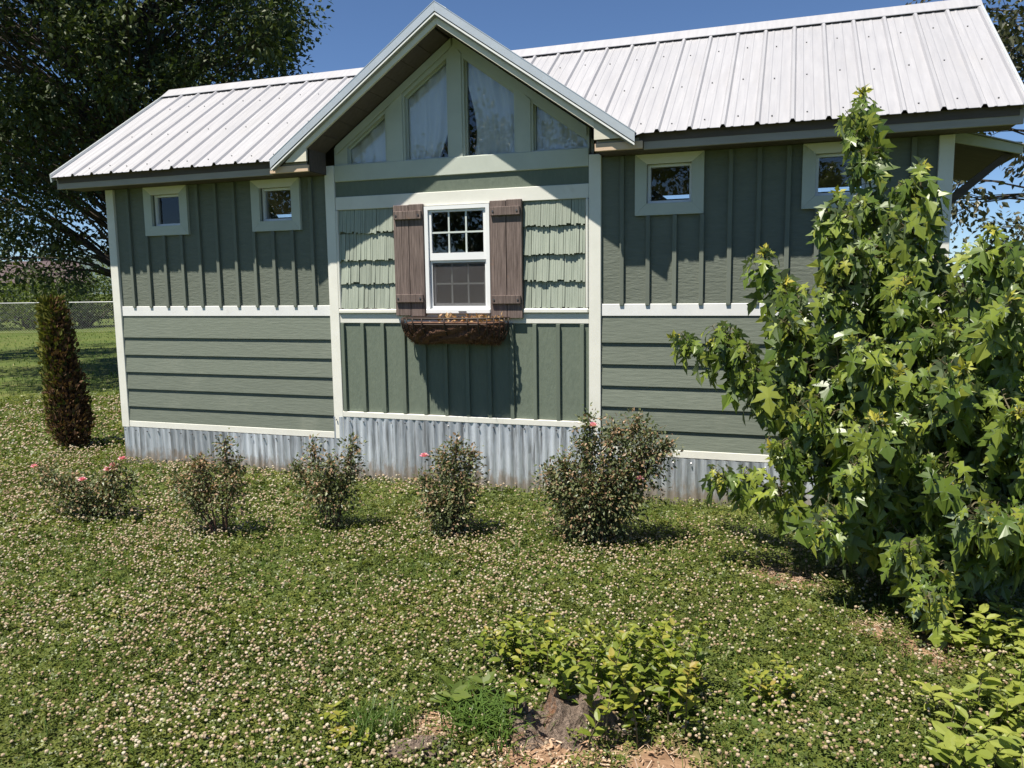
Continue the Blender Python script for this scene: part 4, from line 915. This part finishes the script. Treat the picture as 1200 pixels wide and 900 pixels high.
sprouts('weed_plant', 'broad leaved weeds growing below the low maple branch', 'weed', [(.84, 3.92), (.95, 3.98), (1.06, 4.02)], 'weed', .10, 22, (.08, .22), .10, 105, nsep=120, up=.4)
sprouts('weed_plant', 'low yellow weed at the bottom left of the picture', 'weed', [(-1.50, 2.36), (-1.56, 2.42)], 'sprout', .06, 10, (.05, .12), .08, 106, nsep=60, base_v=.72)
sprouts('dock_plant', 'dark broad dock leaves behind the grass tuft', 'weed', [(-1.22, 2.80), (-1.17, 2.83)], 'shrub_leaf_y', .13, 4, (.05, .10), .05, 107, nsep=40, base_v=.3, up=.9)
BL = [(-.5, 0, 0), (.5, 0, 0), (.36, .55, .0), (-.36, .55, 0), (0, 1, 0)]
def blades(mb, P, h, w, lean, v):
    n = len(P); a = rng.uniform(0, 6.28, n); L = np.stack([np.cos(a), np.sin(a), 0 * a], -1); B = np.stack([-np.sin(a), np.cos(a), 0 * a], -1)
    le = (lean * rng.uniform(.2, 1.3, n) * h)[:, None]; H = np.stack([0 * a, 0 * a, h], -1); w = w[:, None]
    V = np.stack([P - B * w, P + B * w, P + B * w * .75 + H * .6 + L * le * .3, P - B * w * .75 + H * .6 + L * le * .3, P + H * (1 - .25 * min(lean, 1)) + L * le], 1).reshape(-1, 3)
    o = (np.arange(n) * 5)[:, None]; mb.add(V, np.array([[0, 1, 2, 3]]) + o, v); mb.add(np.zeros((0, 3)), np.array([[3, 2, 4]]) + o - 5 * n, v)
def tuft(label, spots, n, hr, w, sp, lean, seed, vr=(.1, .6)):
    global rng
    rng = np.random.default_rng(seed); s = np.array(spots, float); b = s.mean(0); mb = MB(); k = rng.integers(0, len(s), n)
    P = np.c_[s[k] + rng.normal(0, sp, (n, 2)), np.zeros(n)]; blades(mb, P, rng.uniform(*hr, n), rng.uniform(.6, 1.2, n) * w, lean, rng.uniform(*vr, n))
    o = part('grass_tuft', mb, M['grass'], None, label=label, cat='grass tuft', group='grass tufts by the stump')
tuft('fine upright grass tuft at the bottom edge left of the root', [(-1.42, 2.46), (-1.36, 2.52), (-1.48, 2.52)], 420, (.07, .17), .0022, .045, .6, 111)
tuft('broad bladed green grass tuft between the root and the stump', [(-1.10, 2.66), (-1.02, 2.72), (-1.14, 2.76), (-1.0, 2.62)], 460, (.06, .15), .0045, .05, 1.1, 112, (.05, .45))

# ---- clover lawn: leaves, blossoms, grass blades
rng = np.random.default_rng(121)
FW = np.array([-.325, .946]); 
def area_pts(d0, d1, dens, amin=-46, amax=44):
    n = int(dens * math.radians(amax - amin) / 2 * (d1 * d1 - d0 * d0)); d = np.sqrt(rng.uniform(d0 * d0, d1 * d1, n)); a = np.radians(rng.uniform(amin, amax, n)) + math.atan2(FW[0], FW[1])
    P = np.stack([d * np.sin(a), d * np.cos(a)], -1); ok = ~((P[:, 0] > XL - .02) & (P[:, 0] < XR + .02) & (P[:, 1] > YW - .02)); return P[ok]
def bare_w(P):
    w = np.ones(len(P))
    for (x, y, r) in BARE: w *= 1 - np.exp(-(((P[:, 0] - x) ** 2 + (P[:, 1] - y) ** 2) / (r * .85) ** 2) ** 1.3)
    return w
LEAF3 = []; L3F = []
for k in range(3):
    a = k * 2.094; ca, sa = math.cos(a), math.sin(a); o = len(LEAF3)
    for x, y, z in ((0, .06, 0), (.42, .62, .10), (0, 1.0, .04), (-.42, .62, .10)): LEAF3.append((x * ca - y * sa, x * sa + y * ca, z))
    L3F += [(o, o + 1, o + 2), (o, o + 2, o + 3)]
cl = MB()
for d0, d1, dens, s in ((1.9, 4.2, 4200, .0155), (4.2, 6.2, 2500, .018), (6.2, 9.2, 1200, .025), (9.2, 15, 420, .036)):
    P = area_pts(d0, d1, dens); gr = vnoise(P[:, 0], P[:, 1], 1.1, 8)
    P = P[(rng.random(len(P)) < bare_w(P) * np.clip(.86 + .5 * gr, .35, 1))]; n = len(P); g1 = vnoise(P[:, 0], P[:, 1], .8, 9); g2 = vnoise(P[:, 0], P[:, 1], .16, 10)
    h = .030 + .022 * g1 + .018 * g2 + rng.uniform(-.025, .028, n); h = np.clip(h, .006, .10)
    N = np.array([0, 0, 1.]) + rng.normal(0, .48, (n, 3)); D = rdir(n) * [1, 1, .25]
    scatter(cl, LEAF3, L3F, frames(D, N), np.c_[P, h], rng.uniform(.7, 1.35, n) * s, np.clip(.42 + .22 * g1 + .18 * rng.normal(size=n), 0, 1))
part('clover_lawn', cl, M['clover'], None, kind='stuff', label='dense white clover leaves covering the lawn', cat='clover')
bl = MB(); SV = [(0, 0, .8)]; 
for z, r in ((.45, .8), (-.25, .9)):
    for i in range(6): a = i * 1.0472 + (0 if z > 0 else .52); SV.append((r * math.cos(a), r * math.sin(a), z))
SV.append((0, 0, -.7)); SF = [(0, 1 + i, 1 + (i + 1) % 6) for i in range(6)] + [(1 + i, 7 + i, 1 + (i + 1) % 6) for i in range(6)] + [(7 + i, 7 + (i + 1) % 6, 1 + (i + 1) % 6) for i in range(6)] + [(13, 7 + (i + 1) % 6, 7 + i) for i in range(6)]
for d0, d1, dens, s in ((1.9, 4.2, 1500, .0072), (4.2, 6.2, 1500, .0073), (6.2, 9.5, 800, .0095), (9.5, 14, 240, .013)):
    P = area_pts(d0, d1, dens); x, y = P[:, 0], P[:, 1]
    pat = .60 + .75 * vnoise(x, y, .75, 12) + .6 * vnoise(x, y, .22, 13)
    # the strip beside the cottage and the shade by the maple carry few heads
    pat *= np.clip((5.75 - y) / .8, .12, 1) * np.where(x > -6.4, 1, 1) * np.clip((.95 - (x - (-.2)) * .55), .12, 1) if d1 < 9 else 1
    pat = pat * (1 - .8 * np.exp(-(((x - .0) / .75) ** 2 + ((y - 4.55) / .62) ** 2))) * (1 - .55 * np.exp(-(((x + 3.2) / 1.6) ** 2 + ((y - 5.5) / .45) ** 2)))
    P = P[(rng.random(len(P)) < np.clip(pat, .03, .95) * np.clip(bare_w(P) + .1, 0, 1))]; n = len(P)
    h = .045 + .020 * vnoise(P[:, 0], P[:, 1], .8, 9) + rng.uniform(-.012, .032, n); M3 = frames(np.array([0, 1., 0]) + rng.normal(0, .3, (n, 3)), np.array([0, 0, 1.]) + rng.normal(0, .3, (n, 3)))
    tone = .50 + .24 * vnoise(P[:, 0], P[:, 1], .9, 15); scatter(bl, SV, SF, M3, np.c_[P, np.clip(h, .02, .12)], rng.uniform(.65, 1.3, n) * s, np.clip(tone + rng.normal(0, .22, n), 0, 1))
part('clover_blossoms', bl, M['blossom'], None, kind='stuff', label='cream and tan clover blossoms dotted over the lawn', cat='clover blossoms')
gb = MB()
for d0, d1, dens, hh, w in ((1.9, 4.2, 1500, .085, .0016), (4.2, 6.4, 900, .085, .0020), (6.4, 10, 380, .08, .003), (10, 18, 170, .075, .005), (18, 38, 40, .07, .010)):
    P = area_pts(d0, d1, dens) if d0 < 9 else area_pts(d0, d1, dens, -46, 4); P = P[rng.random(len(P)) < np.clip(bare_w(P) + .08, 0, 1) * np.clip(.55 + .6 * vnoise(P[:, 0], P[:, 1], .6, 17), .1, 1)]; n = len(P)
    blades(gb, np.c_[P, np.zeros(n)], rng.uniform(.5, 1.35, n) * hh, rng.uniform(.7, 1.3, n) * w, .9, np.clip(.35 + .2 * rng.normal(size=n) + (rng.random(n) < .06) * .5, 0, 1))
part('grass', gb, M['grass'], None, kind='stuff', label='thin grass blades growing through the clover', cat='grass')
# fallen straw on the bare earth
sw = MB(); n = 900; k = rng.integers(0, len(BARE), n); B_ = np.array(BARE); P = np.c_[B_[k, :2] + rng.normal(0, 1, (n, 2)) * B_[k, 2:3] * .7, rng.uniform(.004, .02, n)]
scatter(sw, [(-.02, 0, 0), (.02, 0, 0), (.015, 1, .03), (-.015, 1, .03)], [(0, 1, 2, 3)], frames(rdir(n) * [1, 1, .12], rdir(n) * .3 + [0, 0, 1]), P, rng.uniform(.03, .09, n), rng.uniform(.3, 1, n))
part('straw', sw, M['chip'], None, kind='stuff', label='dry straw scattered on the bare patches of soil', cat='straw')
